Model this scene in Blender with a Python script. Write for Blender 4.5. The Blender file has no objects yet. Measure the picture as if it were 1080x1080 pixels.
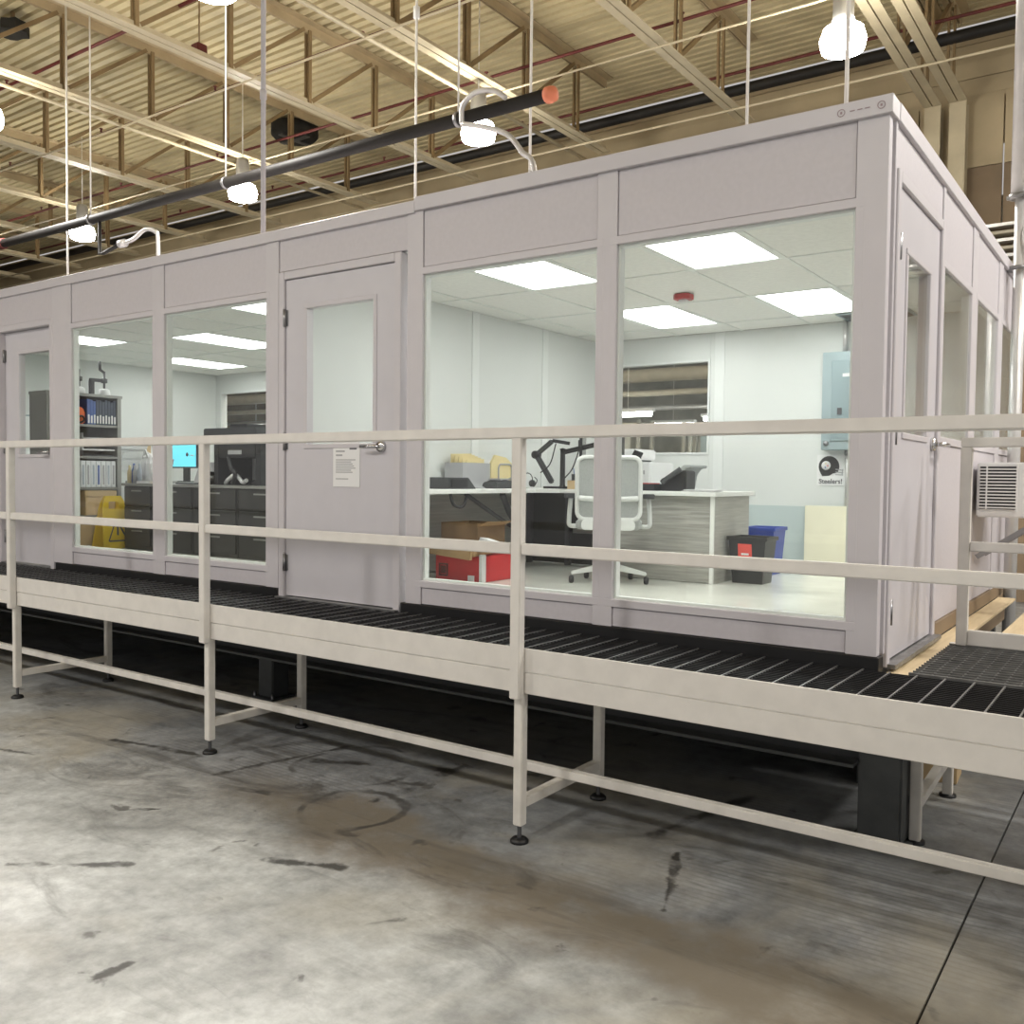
import bpy, bmesh, math, random
from mathutils import Vector, Matrix
random.seed(7)
S = bpy.context.scene
COL = S.collection

# ------------------------------------------------------------------ camera
cam_d = bpy.data.cameras.new('camera'); cam = bpy.data.objects.new('camera', cam_d); COL.objects.link(cam)
cam_d.sensor_fit = 'HORIZONTAL'; cam_d.sensor_width = 36.0; cam_d.lens = 36.0 * 976.55 / 1080.0
cam_d.clip_start = 0.05; cam_d.clip_end = 200
yaw, pit, rol = -0.614111, 0.0376966, 0.0109826
fw = Vector((math.sin(yaw)*math.cos(pit), math.cos(yaw)*math.cos(pit), -math.sin(pit)))
rt = fw.cross(Vector((0, 0, 1))).normalized(); dn = fw.cross(rt)
c_, s_ = math.cos(rol), math.sin(rol)
r2 = c_*rt - s_*dn; d2 = s_*rt + c_*dn
m = Matrix((( r2.x, -d2.x, -fw.x, 0.958), (r2.y, -d2.y, -fw.y, -4.0), (r2.z, -d2.z, -fw.z, 1.56), (0, 0, 0, 1)))
cam.matrix_world = m
S.camera = cam

# ------------------------------------------------------------------ world + exposure
w = bpy.data.worlds.new('world'); S.world = w; w.use_nodes = True
bg = w.node_tree.nodes['Background']; bg.inputs[0].default_value = (1.0, 0.97, 0.95, 1); bg.inputs[1].default_value = 0.50
S.view_settings.view_transform = 'Standard'; S.view_settings.look = 'None'
S.view_settings.exposure = 0.0; S.view_settings.gamma = 1.0; S.view_settings.use_curve_mapping = False
LAMP_W = 345.0          # high bay lamps
PANEL_E = 9.6           # office ceiling panels

# ------------------------------------------------------------------ materials
MATS = {}
def nodes(name):
    mt = bpy.data.materials.new(name); mt.use_nodes = True
    nt = mt.node_tree; b = nt.nodes['Principled BSDF']
    return mt, nt, b
def P(name, col, rough=0.5, metal=0.0, var=0.06, scale=6.0, bump=0.0, bscale=80.0, emit=None, est=0.0, spec=0.5, stretch=None):
    mt, nt, b = nodes(name); N = nt.nodes; L = nt.links
    tc = N.new('ShaderNodeTexCoord'); mp = N.new('ShaderNodeMapping'); L.new(tc.outputs['Object'], mp.inputs[0])
    if stretch: mp.inputs['Scale'].default_value = stretch
    nz = N.new('ShaderNodeTexNoise'); nz.inputs['Scale'].default_value = scale; nz.inputs['Detail'].default_value = 5
    L.new(mp.outputs[0], nz.inputs['Vector'])
    rp = N.new('ShaderNodeValToRGB'); rp.color_ramp.elements[0].position = 0.3; rp.color_ramp.elements[1].position = 0.7
    rp.color_ramp.elements[0].color = (*[max(0, c*(1-var)) for c in col], 1)
    rp.color_ramp.elements[1].color = (*[min(1, c*(1+var)) for c in col], 1)
    L.new(nz.outputs['Fac'], rp.inputs[0]); L.new(rp.outputs[0], b.inputs['Base Color'])
    b.inputs['Roughness'].default_value = rough; b.inputs['Metallic'].default_value = metal
    b.inputs['Specular IOR Level'].default_value = spec
    if bump:
        n2 = N.new('ShaderNodeTexNoise'); n2.inputs['Scale'].default_value = bscale; L.new(tc.outputs['Object'], n2.inputs['Vector'])
        bp = N.new('ShaderNodeBump'); bp.inputs['Strength'].default_value = bump; bp.inputs['Distance'].default_value = 0.002
        L.new(n2.outputs['Fac'], bp.inputs['Height']); L.new(bp.outputs[0], b.inputs['Normal'])
    if emit:
        b.inputs['Emission Color'].default_value = (*emit, 1); b.inputs['Emission Strength'].default_value = est
    MATS[name] = mt; return mt
def glass(name, tint=(1, 1, 1), refl=0.5):
    mt = bpy.data.materials.new(name); mt.use_nodes = True; nt = mt.node_tree; N = nt.nodes; L = nt.links
    N.remove(N['Principled BSDF']); out = N['Material Output']
    tr = N.new('ShaderNodeBsdfTransparent'); tr.inputs[0].default_value = (*tint, 1)
    gl = N.new('ShaderNodeBsdfGlossy'); gl.inputs['Roughness'].default_value = 0.02
    lw = N.new('ShaderNodeLayerWeight'); lw.inputs[0].default_value = 0.5      # Schlick reflectance, the same from both sides of the pane
    pw = N.new('ShaderNodeMath'); pw.operation = 'POWER'; pw.inputs[1].default_value = 5.0; L.new(lw.outputs['Facing'], pw.inputs[0])
    mu = N.new('ShaderNodeMath'); mu.operation = 'MULTIPLY_ADD'; mu.inputs[1].default_value = refl; mu.inputs[2].default_value = 0.035; L.new(pw.outputs[0], mu.inputs[0])
    mx = N.new('ShaderNodeMixShader'); L.new(mu.outputs[0], mx.inputs[0]); L.new(tr.outputs[0], mx.inputs[1]); L.new(gl.outputs[0], mx.inputs[2])
    L.new(mx.outputs[0], out.inputs[0]); MATS[name] = mt; return mt
def wood(name, a, b_, rough=0.5, vec=(1.2, 1.2, 26)):
    mt, nt, b = nodes(name); N = nt.nodes; L = nt.links
    tc = N.new('ShaderNodeTexCoord'); mp = N.new('ShaderNodeMapping'); mp.inputs['Scale'].default_value = vec
    L.new(tc.outputs['Object'], mp.inputs[0])
    nz = N.new('ShaderNodeTexNoise'); nz.inputs['Scale'].default_value = 2.2; nz.inputs['Detail'].default_value = 8; nz.inputs['Roughness'].default_value = 0.65
    L.new(mp.outputs[0], nz.inputs['Vector'])
    rp = N.new('ShaderNodeValToRGB'); rp.color_ramp.elements[0].position = 0.33; rp.color_ramp.elements[1].position = 0.68
    rp.color_ramp.elements[0].color = (*a, 1); rp.color_ramp.elements[1].color = (*b_, 1)
    L.new(nz.outputs['Fac'], rp.inputs[0]); L.new(rp.outputs[0], b.inputs['Base Color']); b.inputs['Roughness'].default_value = rough
    MATS[name] = mt; return mt
def concrete():
    mt, nt, b = nodes('concrete'); N = nt.nodes; L = nt.links
    tc = N.new('ShaderNodeTexCoord')
    def noise(sc, det, rgh=0.55, vec=None, dist=0.0):
        mp = N.new('ShaderNodeMapping'); L.new(tc.outputs['Object'], mp.inputs[0])
        if vec: mp.inputs['Scale'].default_value = vec
        n = N.new('ShaderNodeTexNoise'); n.inputs['Scale'].default_value = sc; n.inputs['Detail'].default_value = det
        n.inputs['Roughness'].default_value = rgh; n.inputs['Distortion'].default_value = dist
        L.new(mp.outputs[0], n.inputs['Vector']); return n.outputs['Fac']
    def ramp(f, p0, c0, p1, c1):
        r = N.new('ShaderNodeValToRGB'); r.color_ramp.elements[0].position = p0; r.color_ramp.elements[1].position = p1
        r.color_ramp.elements[0].color = (*c0, 1); r.color_ramp.elements[1].color = (*c1, 1); L.new(f, r.inputs[0]); return r.outputs[0]
    def mix(f, a, bb, mode='MIX'):
        x = N.new('ShaderNodeMix'); x.data_type = 'RGBA'; x.blend_type = mode
        if isinstance(f, float): x.inputs['Factor'].default_value = f
        else: L.new(f, x.inputs['Factor'])
        for sock, v in ((x.inputs['A'], a), (x.inputs['B'], bb)):
            pass
        L.new(a, x.inputs[6]); 
        if isinstance(bb, tuple): x.inputs[7].default_value = (*bb, 1)
        else: L.new(bb, x.inputs[7])
        return x.outputs[2]
    def mth(op, a, bb=None, cc=None):
        n = N.new('ShaderNodeMath'); n.operation = op
        for k, v in enumerate((a, bb, cc)):
            if v is None: continue
            if isinstance(v, (int, float)): n.inputs[k].default_value = v
            else: L.new(v, n.inputs[k])
        return n.outputs[0]
    def step(v, a, bb, lo=0.0, hi=1.0):
        n = N.new('ShaderNodeMapRange'); n.interpolation_type = 'SMOOTHSTEP'; L.new(v, n.inputs[0])
        n.inputs[1].default_value = a; n.inputs[2].default_value = bb; n.inputs[3].default_value = lo; n.inputs[4].default_value = hi; return n.outputs[0]
    sep = N.new('ShaderNodeSeparateXYZ'); L.new(tc.outputs['Object'], sep.inputs[0]); X, Y = sep.outputs[0], sep.outputs[1]
    # zones of the slab: pale aisle, dusty brown tyre lane, darker strip beside the walkway
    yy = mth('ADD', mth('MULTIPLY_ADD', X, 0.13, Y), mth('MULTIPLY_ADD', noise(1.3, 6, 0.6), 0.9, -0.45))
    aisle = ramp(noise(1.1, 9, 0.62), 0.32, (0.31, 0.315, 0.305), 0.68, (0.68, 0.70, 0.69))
    darker = ramp(noise(1.5, 9, 0.66), 0.30, (0.15, 0.155, 0.157), 0.72, (0.42, 0.435, 0.445))
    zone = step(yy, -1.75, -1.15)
    x_ = N.new('ShaderNodeMix'); x_.data_type = 'RGBA'; L.new(zone, x_.inputs['Factor']); L.new(aisle, x_.inputs[6]); L.new(darker, x_.inputs[7]); base = x_.outputs[2]
    fine = ramp(noise(9.0, 8, 0.7), 0.32, (0.62, 0.62, 0.62), 0.70, (1.14, 1.14, 1.14))
    c1 = mix(1.0, base, fine, 'MULTIPLY')
    # ribbed trowel marks
    wv = N.new('ShaderNodeTexWave'); wv.wave_type = 'BANDS'; wv.bands_direction = 'Y'; wv.inputs['Scale'].default_value = 9.0; wv.inputs['Distortion'].default_value = 1.2
    wv.inputs['Detail'].default_value = 3; L.new(tc.outputs['Object'], wv.inputs['Vector'])
    rib = mth('MULTIPLY', mth('MULTIPLY', step(wv.outputs['Fac'], 0.55, 0.95), step(noise(0.8, 3), 0.45, 0.60)), mth('MULTIPLY', zone, 0.35))
    c1 = mix(rib, c1, (0.10, 0.10, 0.10))
    lane = mth('MULTIPLY', mth('MULTIPLY', step(yy, -1.70, -1.42), step(yy, -1.20, -1.02, 1.0, 0.0)), step(X, -3.3, -2.2))
    lane = mth('MULTIPLY', lane, step(noise(4.0, 7, 0.65), 0.28, 0.55, 0.45, 0.95))
    brown = ramp(noise(0.55, 6, 0.6, dist=0.8), 0.48, (0, 0, 0), 0.66, (0.6, 0.6, 0.6))
    c2 = mix(brown, c1, (0.43, 0.385, 0.29))
    c2 = mix(lane, c2, (0.205, 0.178, 0.138))
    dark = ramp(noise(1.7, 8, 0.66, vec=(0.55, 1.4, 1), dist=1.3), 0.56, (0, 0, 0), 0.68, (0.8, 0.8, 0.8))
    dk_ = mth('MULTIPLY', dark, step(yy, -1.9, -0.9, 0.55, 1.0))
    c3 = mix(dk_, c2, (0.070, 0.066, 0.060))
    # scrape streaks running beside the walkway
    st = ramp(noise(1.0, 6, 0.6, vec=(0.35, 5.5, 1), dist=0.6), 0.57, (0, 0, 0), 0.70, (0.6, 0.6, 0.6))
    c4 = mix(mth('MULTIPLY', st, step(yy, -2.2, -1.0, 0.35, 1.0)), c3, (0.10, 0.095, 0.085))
    # round skid marks
    wob = mth('MULTIPLY_ADD', noise(3.0, 4), 0.16, -0.08)
    for cx_, cy_, rad in ((-2.10, -0.92, 0.24), (-2.55, -0.45, 0.33)):
        dx = mth('SUBTRACT', X, cx_); dy = mth('SUBTRACT', Y, cy_)
        d = mth('ADD', mth('SQRT', mth('ADD', mth('MULTIPLY', dx, dx), mth('MULTIPLY', dy, dy))), wob)
        rg = mth('MULTIPLY', step(mth('ABSOLUTE', mth('SUBTRACT', d, rad)), 0.008, 0.028, 1.0, 0.0), step(noise(2.3, 3), 0.40, 0.56, 0.0, 0.85))
        c4 = mix(rg, c4, (0.055, 0.052, 0.048))
    # single black scuffs, and brace and rail shadows painted in as strokes
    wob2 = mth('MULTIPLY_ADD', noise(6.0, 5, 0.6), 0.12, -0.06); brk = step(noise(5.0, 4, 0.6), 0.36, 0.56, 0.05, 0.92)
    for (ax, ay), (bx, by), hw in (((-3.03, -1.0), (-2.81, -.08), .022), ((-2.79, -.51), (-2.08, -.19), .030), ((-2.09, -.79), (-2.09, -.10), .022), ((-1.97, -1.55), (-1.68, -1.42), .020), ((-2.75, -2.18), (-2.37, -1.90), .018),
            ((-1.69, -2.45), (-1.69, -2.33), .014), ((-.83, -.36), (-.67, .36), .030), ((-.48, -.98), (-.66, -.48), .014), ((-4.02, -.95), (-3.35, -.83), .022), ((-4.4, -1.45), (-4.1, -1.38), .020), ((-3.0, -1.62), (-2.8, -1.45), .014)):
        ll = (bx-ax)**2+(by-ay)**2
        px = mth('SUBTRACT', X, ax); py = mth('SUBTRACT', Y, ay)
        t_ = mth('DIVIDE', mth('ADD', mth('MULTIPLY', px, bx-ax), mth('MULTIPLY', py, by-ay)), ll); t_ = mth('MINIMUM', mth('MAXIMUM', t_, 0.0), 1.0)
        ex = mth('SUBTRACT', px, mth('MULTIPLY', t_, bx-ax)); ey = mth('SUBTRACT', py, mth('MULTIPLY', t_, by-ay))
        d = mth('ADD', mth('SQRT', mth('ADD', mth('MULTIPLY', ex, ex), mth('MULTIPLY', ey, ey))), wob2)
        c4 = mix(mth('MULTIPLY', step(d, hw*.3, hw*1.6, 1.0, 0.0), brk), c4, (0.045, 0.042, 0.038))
    spots = ramp(noise(5.5, 4, 0.5, dist=0.5), 0.66, (0, 0, 0), 0.72, (0.7, 0.7, 0.7))
    c5 = mix(spots, c4, (0.07, 0.066, 0.06))
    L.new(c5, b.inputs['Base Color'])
    rr = N.new('ShaderNodeMapRange'); L.new(noise(1.4, 7, 0.6), rr.inputs[0]); rr.inputs[1].default_value = 0.3; rr.inputs[2].default_value = 0.7
    rr.inputs[3].default_value = 0.28; rr.inputs[4].default_value = 0.55; L.new(rr.outputs[0], b.inputs['Roughness'])
    bp = N.new('ShaderNodeBump'); bp.inputs['Strength'].default_value = 0.25; bp.inputs['Distance'].default_value = 0.004
    L.new(noise(14.0, 8, 0.7), bp.inputs['Height']); L.new(bp.outputs[0], b.inputs['Normal'])
    MATS['concrete'] = mt
concrete()
P('wall_vinyl', (0.585, 0.555, 0.585), 0.45, var=0.025, scale=40, bump=0.15, bscale=260)
P('wall_trim', (0.605, 0.578, 0.605), 0.40, var=0.02)
P('int_wall', (0.715, 0.735, 0.715), 0.55, var=0.015, scale=3)
P('int_trim', (0.78, 0.80, 0.785), 0.5, var=0.01)
P('door_paint', (0.60, 0.58, 0.615), 0.38, var=0.02)
P('rubber_base', (0.008, 0.008, 0.009), 0.45)
P('rail_paint', (0.69, 0.662, 0.62), 0.42, var=0.05, scale=12, bump=0.08, bscale=120)
P('leg_paint', (0.72, 0.69, 0.635), 0.45, var=0.10, scale=9, bump=0.1)
P('grating', (0.012, 0.012, 0.013), 0.5, 0.3, var=0.3)
P('galv', (0.30, 0.30, 0.30), 0.38, 0.75, var=0.25, scale=20)
P('galv_mesh', (0.16, 0.16, 0.155), 0.45, 0.5, var=0.3, scale=15)
P('column_grey', (0.075, 0.08, 0.08), 0.5, var=0.15, scale=10)
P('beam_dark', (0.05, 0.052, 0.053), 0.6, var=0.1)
P('deck', (0.54, 0.455, 0.275), 0.6, var=0.10, scale=2.5, bump=0.0)
P('truss', (0.42, 0.33, 0.20), 0.55, var=0.14, scale=3.0)
P('chord', (0.52, 0.45, 0.31), 0.5, var=0.10, scale=3.0)
P('web', (0.24, 0.165, 0.08), 0.6, var=0.16, scale=4)
P('tan_panel', (0.46, 0.375, 0.24), 0.6, var=0.16, scale=1.2)
P('tan_dark', (0.24, 0.175, 0.11), 0.65, var=0.2, scale=1.5)
P('red_pipe', (0.105, 0.015, 0.012), 0.6, var=0.15)
P('black_pipe', (0.014, 0.012, 0.010), 0.6, var=0.3, scale=5)
P('orange_cap', (0.78, 0.24, 0.13), 0.45)
P('conduit', (0.62, 0.61, 0.60), 0.33, 0.35, var=0.08)
P('rod', (0.82, 0.80, 0.76), 0.45, 0.0)
P('lamp_body', (0.45, 0.45, 0.45), 0.4, 0.6)
P('lamp_lens', (1, 1, 1), 0.4, emit=(1.0, 0.95, 0.84), est=75)
P('troffer', (1, 1, 1), 0.5, emit=(0.985, 1.0, 0.975), est=PANEL_E)
P('tile', (0.87, 0.865, 0.82), 0.85, var=0.05, scale=30, bump=0.3, bscale=220)
P('t_bar', (0.84, 0.86, 0.82), 0.5)
P('vinyl_floor', (0.70, 0.71, 0.65), 0.22, var=0.06, scale=5)
P('chrome', (0.62, 0.62, 0.63), 0.2, 1.0)
P('steel', (0.35, 0.35, 0.36), 0.35, 0.9)
P('dark_steel', (0.12, 0.12, 0.125), 0.4, 0.6)
glass('glass', (0.985, 0.995, 0.985), 0.9)
P('paper', (0.82, 0.82, 0.82), 0.7, var=0.01)
P('ink', (0.12, 0.12, 0.13), 0.8)
P('ink_grey', (0.42, 0.42, 0.43), 0.8)
P('white_plastic', (0.80, 0.80, 0.80), 0.4, var=0.02)
P('chair_white', (0.72, 0.74, 0.72), 0.4, var=0.03)
P('chair_mesh', (0.40, 0.42, 0.41), 0.8, var=0.1, scale=120)
P('black_plastic', (0.018, 0.018, 0.02), 0.4, var=0.2)
P('dark_plastic', (0.055, 0.057, 0.06), 0.45, var=0.15)
P('screen_black', (0.012, 0.012, 0.014), 0.12)
P('screen_cyan', (0.1, 0.5, 0.6), 0.3, emit=(0.16, 0.74, 0.88), est=0.95)
P('red', (0.60, 0.035, 0.04), 0.5, var=0.08)
P('red_label', (0.78, 0.10, 0.08), 0.5)
P('cardboard', (0.42, 0.27, 0.13), 0.75, var=0.08, scale=10)
P('cardboard_dark', (0.20, 0.115, 0.045), 0.75, var=0.12, scale=10)
P('kraft', (0.62, 0.46, 0.26), 0.7, var=0.06)
P('manila', (0.80, 0.68, 0.36), 0.65, var=0.06)
P('blue_bin', (0.03, 0.075, 0.42), 0.4, var=0.05)
P('bin_black', (0.030, 0.031, 0.032), 0.38, var=0.12)
P('cream_board', (0.75, 0.72, 0.55), 0.5, var=0.03)
P('blue_grey_board', (0.52, 0.60, 0.60), 0.5, var=0.03)
P('panel_grey', (0.34, 0.42, 0.44), 0.4, 0.2, var=0.04)
P('panel_door', (0.30, 0.38, 0.40), 0.32, 0.3, var=0.03)
wood('grey_wood', (0.27, 0.265, 0.24), (0.50, 0.495, 0.45), 0.45)
wood('grey_wood_edge', (0.36, 0.355, 0.325), (0.50, 0.495, 0.455), 0.45)
wood('plywood', (0.58, 0.45, 0.27), (0.74, 0.61, 0.40), 0.6, (9, 1.0, 3))
P('desk_white', (0.82, 0.83, 0.80), 0.35, var=0.01)
P('cab_dark', (0.050, 0.048, 0.043), 0.32, 0.2, var=0.25, scale=3)
P('shelf_grey', (0.14, 0.14, 0.13), 0.45, 0.2, var=0.1)
P('shelf_side', (0.30, 0.30, 0.28), 0.45, 0.2, var=0.05)
P('binder_blue', (0.06, 0.12, 0.36), 0.45, var=0.08)
P('binder_navy', (0.05, 0.065, 0.10), 0.45, var=0.1)
P('binder_white', (0.80, 0.82, 0.83), 0.45, var=0.02)
P('spine_tint', (0.45, 0.50, 0.56), 0.5)
P('orange_bag', (0.80, 0.17, 0.05), 0.6, var=0.1)
P('yellow_sign', (0.86, 0.60, 0.03), 0.42, var=0.05)
P('alarm_red', (0.45, 0.05, 0.045), 0.4)
P('helmet_black', (0.03, 0.03, 0.03), 0.35)
P('dim_grey', (0.42, 0.41, 0.36), 0.7, var=0.2, scale=2)
P('duct_tan', (0.52, 0.47, 0.37), 0.5, 0.0, var=0.1)
P('tube_light', (1, 1, 1), 0.4, emit=(1.0, 1.0, 0.95), est=32)
P('maroon', (0.14, 0.025, 0.02), 0.6, var=0.15)
P('black_soot', (0.02, 0.018, 0.014), 0.9, var=0.4)
P('sticker_ink', (0.36, 0.27, 0.29), 0.6)

# ------------------------------------------------------------------ mesh helpers (world coordinates in, parent offset taken off)
def wloc(o):
    v = Vector((0, 0, 0))
    while o is not None:
        v += Vector(o.location); o = o.parent
    return v
ROOM = False                      # office interior scaled uniformly about the camera position so that it fits the shell
CAM_K, CAM_T = 0.939, Vector((0.0584, -0.244, 0.0952))
def cam_scale(v): return Vector(v)*CAM_K + CAM_T if ROOM else Vector(v)
class MB:
    def __init__(s): s.v = []; s.f = []; s.sm = []
    def add(s, vs, fs, smooth=False):
        n = len(s.v); s.v += [Vector(v) for v in vs]
        for f in fs: s.f.append([n+i for i in f]); s.sm.append(smooth)
        return s
    def box(s, x0, x1, y0, y1, z0, z1):
        vs = [(x, y, z) for z in (z0, z1) for y in (y0, y1) for x in (x0, x1)]
        return s.add(vs, [(0, 2, 3, 1), (4, 5, 7, 6), (0, 1, 5, 4), (2, 6, 7, 3), (0, 4, 6, 2), (1, 3, 7, 5)])
    def obox(s, c, sx, sy, sz, rot=(0, 0, 0)):
        from mathutils import Euler
        M = Euler(rot).to_matrix(); c = Vector(c)
        vs = [c + M @ Vector((x*sx/2, y*sy/2, z*sz/2)) for z in (-1, 1) for y in (-1, 1) for x in (-1, 1)]
        return s.add(vs, [(0, 2, 3, 1), (4, 5, 7, 6), (0, 1, 5, 4), (2, 6, 7, 3), (0, 4, 6, 2), (1, 3, 7, 5)])
    def hexa(s, b, t):      # bottom quad, top quad (each 4 points, counter-clockwise from above)
        vs = list(b) + list(t)
        return s.add(vs, [(3, 2, 1, 0), (4, 5, 6, 7), (0, 1, 5, 4), (1, 2, 6, 5), (2, 3, 7, 6), (3, 0, 4, 7)])
    def bar(s, a, b, wd, h=None, up=(0, 0, 1)):
        a = Vector(a); b = Vector(b); d = (b-a).normalized(); h = h or wd
        u = Vector(up)
        if abs(d.dot(u)) > 0.98: u = Vector((0, 1, 0))
        sd = d.cross(u).normalized(); u2 = sd.cross(d)
        q = [(-1, -1), (1, -1), (1, 1), (-1, 1)]
        vs = [p + sd*(i*wd/2) + u2*(j*h/2) for p in (a, b) for i, j in q]
        return s.add(vs, [(3, 2, 1, 0), (4, 5, 6, 7), (0, 1, 5, 4), (1, 2, 6, 5), (2, 3, 7, 6), (3, 0, 4, 7)])
    def tube(s, pts, r, n=10, cap=True):
        pts = [Vector(p) for p in pts]; rs = r if isinstance(r, (list, tuple)) else [r]*len(pts)
        vs = []; ref = None
        for i, p in enumerate(pts):
            d = (pts[min(i+1, len(pts)-1)] - pts[max(i-1, 0)]).normalized()
            if ref is None:
                ref = Vector((0, 0, 1)) if abs(d.z) < 0.9 else Vector((1, 0, 0))
            a = (ref - d*ref.dot(d)).normalized(); ref = a; b = d.cross(a)
            vs += [p + (a*math.cos(t*2*math.pi/n) + b*math.sin(t*2*math.pi/n))*rs[i] for t in range(n)]
        fs = [(i*n+k, i*n+(k+1) % n, (i+1)*n+(k+1) % n, (i+1)*n+k) for i in range(len(pts)-1) for k in range(n)]
        s.add(vs, fs, True)
        if cap:
            base = len(s.v)-len(vs)
            s.f.append([base+k for k in range(n)][::-1]); s.sm.append(False)
            s.f.append([base+(len(pts)-1)*n+k for k in range(n)]); s.sm.append(False)
        return s
    def lathe(s, c, prof, n=20, axis='Z'):
        c = Vector(c); vs = []
        for r, h in prof:
            for k in range(n):
                t = 2*math.pi*k/n; x, y = r*math.cos(t), r*math.sin(t)
                vs.append(c + (Vector((x, y, h)) if axis == 'Z' else Vector((x, h, y)) if axis == 'Y' else Vector((h, x, y))))
        fs = [(i*n+k, i*n+(k+1) % n, (i+1)*n+(k+1) % n, (i+1)*n+k) for i in range(len(prof)-1) for k in range(n)]
        return s.add(vs, fs, True)
    def prism(s, pts, a, b, axis='Y'):   # closed 2D outline extruded from a to b along the axis
        def mk(p, h): return (p[0], h, p[1]) if axis == 'Y' else (h, p[0], p[1]) if axis == 'X' else (p[0], p[1], h)
        n = len(pts); vs = [mk(p, a) for p in pts] + [mk(p, b) for p in pts]
        fs = [tuple(range(n))[::-1], tuple(range(n, 2*n))] + [(i, (i+1) % n, n+(i+1) % n, n+i) for i in range(n)]
        return s.add(vs, fs)
    def build(s, name, mat, parent=None, bevel=0.0, seg=2, kind=None, label=None):
        me = bpy.data.meshes.new(name); off = wloc(parent)
        me.from_pydata([cam_scale(v)-off for v in s.v], [], s.f); me.update()
        me.polygons.foreach_set('use_smooth', s.sm)
        bm = bmesh.new(); bm.from_mesh(me); bmesh.ops.recalc_face_normals(bm, faces=bm.faces)
        if bevel:
            bmesh.ops.bevel(bm, geom=bm.edges[:], offset=bevel, segments=seg, affect='EDGES', clamp_overlap=True)
        bm.to_mesh(me); bm.free()
        me.materials.append(MATS[mat]); o = bpy.data.objects.new(name, me); COL.objects.link(o); o.parent = parent
        if kind: o['kind'] = kind
        if label: o['label'] = label
        return o
def inst(o, loc, parent, name=None):
    c = o.copy(); COL.objects.link(c); c.parent = parent; c.location = loc; return c
def tag(o, label, cat=None, group=None, kind=None):
    o['label'] = label
    if cat: o['category'] = cat
    if group: o['group'] = group
    if kind: o['kind'] = kind
    return o
def thing(name, label, cat, loc=(0, 0, 0), group=None, kind=None):
    o = bpy.data.objects.new(name, None); COL.objects.link(o); o.location = cam_scale(loc); o.empty_display_size = 0.1
    return tag(o, label, cat, group, kind)
def struct(name, label, loc=(0, 0, 0)):
    return thing(name, label, None, loc, kind='structure')
def one(name, mb, mat, label, cat, group=None, bevel=0.0, kind=None):
    return tag(mb.build(name, mat, None, bevel), label, cat, group, kind)
def ringbox(mb, x0, x1, z0, z1, wd, y0, y1, plane='Y'):
    for a in ((x0, x1, z1-wd, z1), (x0, x1, z0, z0+wd), (x0, x0+wd, z0+wd, z1-wd), (x1-wd, x1, z0+wd, z1-wd)):
        if plane == 'Y': mb.box(a[0], a[1], y0, y1, a[2], a[3])
        else: mb.box(y0, y1, a[0], a[1], a[2], a[3])
    return mb
def curve(pts, n=8):     # Catmull-Rom through the points
    p = [Vector(q) for q in pts]; p = [p[0]*2-p[1]] + p + [p[-1]*2-p[-2]]; out = []
    for i in range(1, len(p)-2):
        for k in range(n):
            t = k/n; a, b, c, d = p[i-1:i+3]
            out.append(0.5*((2*b) + (c-a)*t + (2*a-5*b+4*c-d)*t*t + (3*b-a-3*c+d)*t**3))
    out.append(p[-2]); return out
def rounded(x0, x1, z0, z1, r, n=5):
    out = []
    for cx, cz, a0 in ((x1-r, z0+r, -90), (x1-r, z1-r, 0), (x0+r, z1-r, 90), (x0+r, z0+r, 180)):
        for k in range(n+1):
            a = math.radians(a0+90*k/n); out.append((cx+r*math.cos(a), cz+r*math.sin(a)))
    return out

# ================================================================== THE WAREHOUSE
fl = MB()
XJ = [-32, -11.2, 0.42, 3.6, 12]; YJ = [-14, -4.6, 2.6, 9.0, 26]
floor = struct('floor', 'stained grey concrete warehouse floor with scuffs and saw-cut joints')
for i in range(len(XJ)-1):
    for j in range(len(YJ)-1):
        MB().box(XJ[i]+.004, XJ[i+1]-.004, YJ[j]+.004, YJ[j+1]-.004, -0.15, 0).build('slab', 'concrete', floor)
MB().box(-32, 12, -14, 26, -0.2, -0.012).build('joint_filler', 'rubber_base', floor)

# corrugated steel roof deck, flutes run along X
dk = MB(); y = -13.0; prof = []
while y < 9.6:
    prof += [(y, 7.60), (y+.095, 7.60), (y+.107, 7.66), (y+.148, 7.66)]; y += 0.16
n = len(prof)
dk.add([(-30, a, b) for a, b in prof] + [(8, a, b) for a, b in prof], [(i, i+1, n+i+1, n+i) for i in range(n-1)])
tag(dk.build('ceiling', 'deck'), 'corrugated tan steel roof deck of the warehouse', kind='structure')

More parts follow.
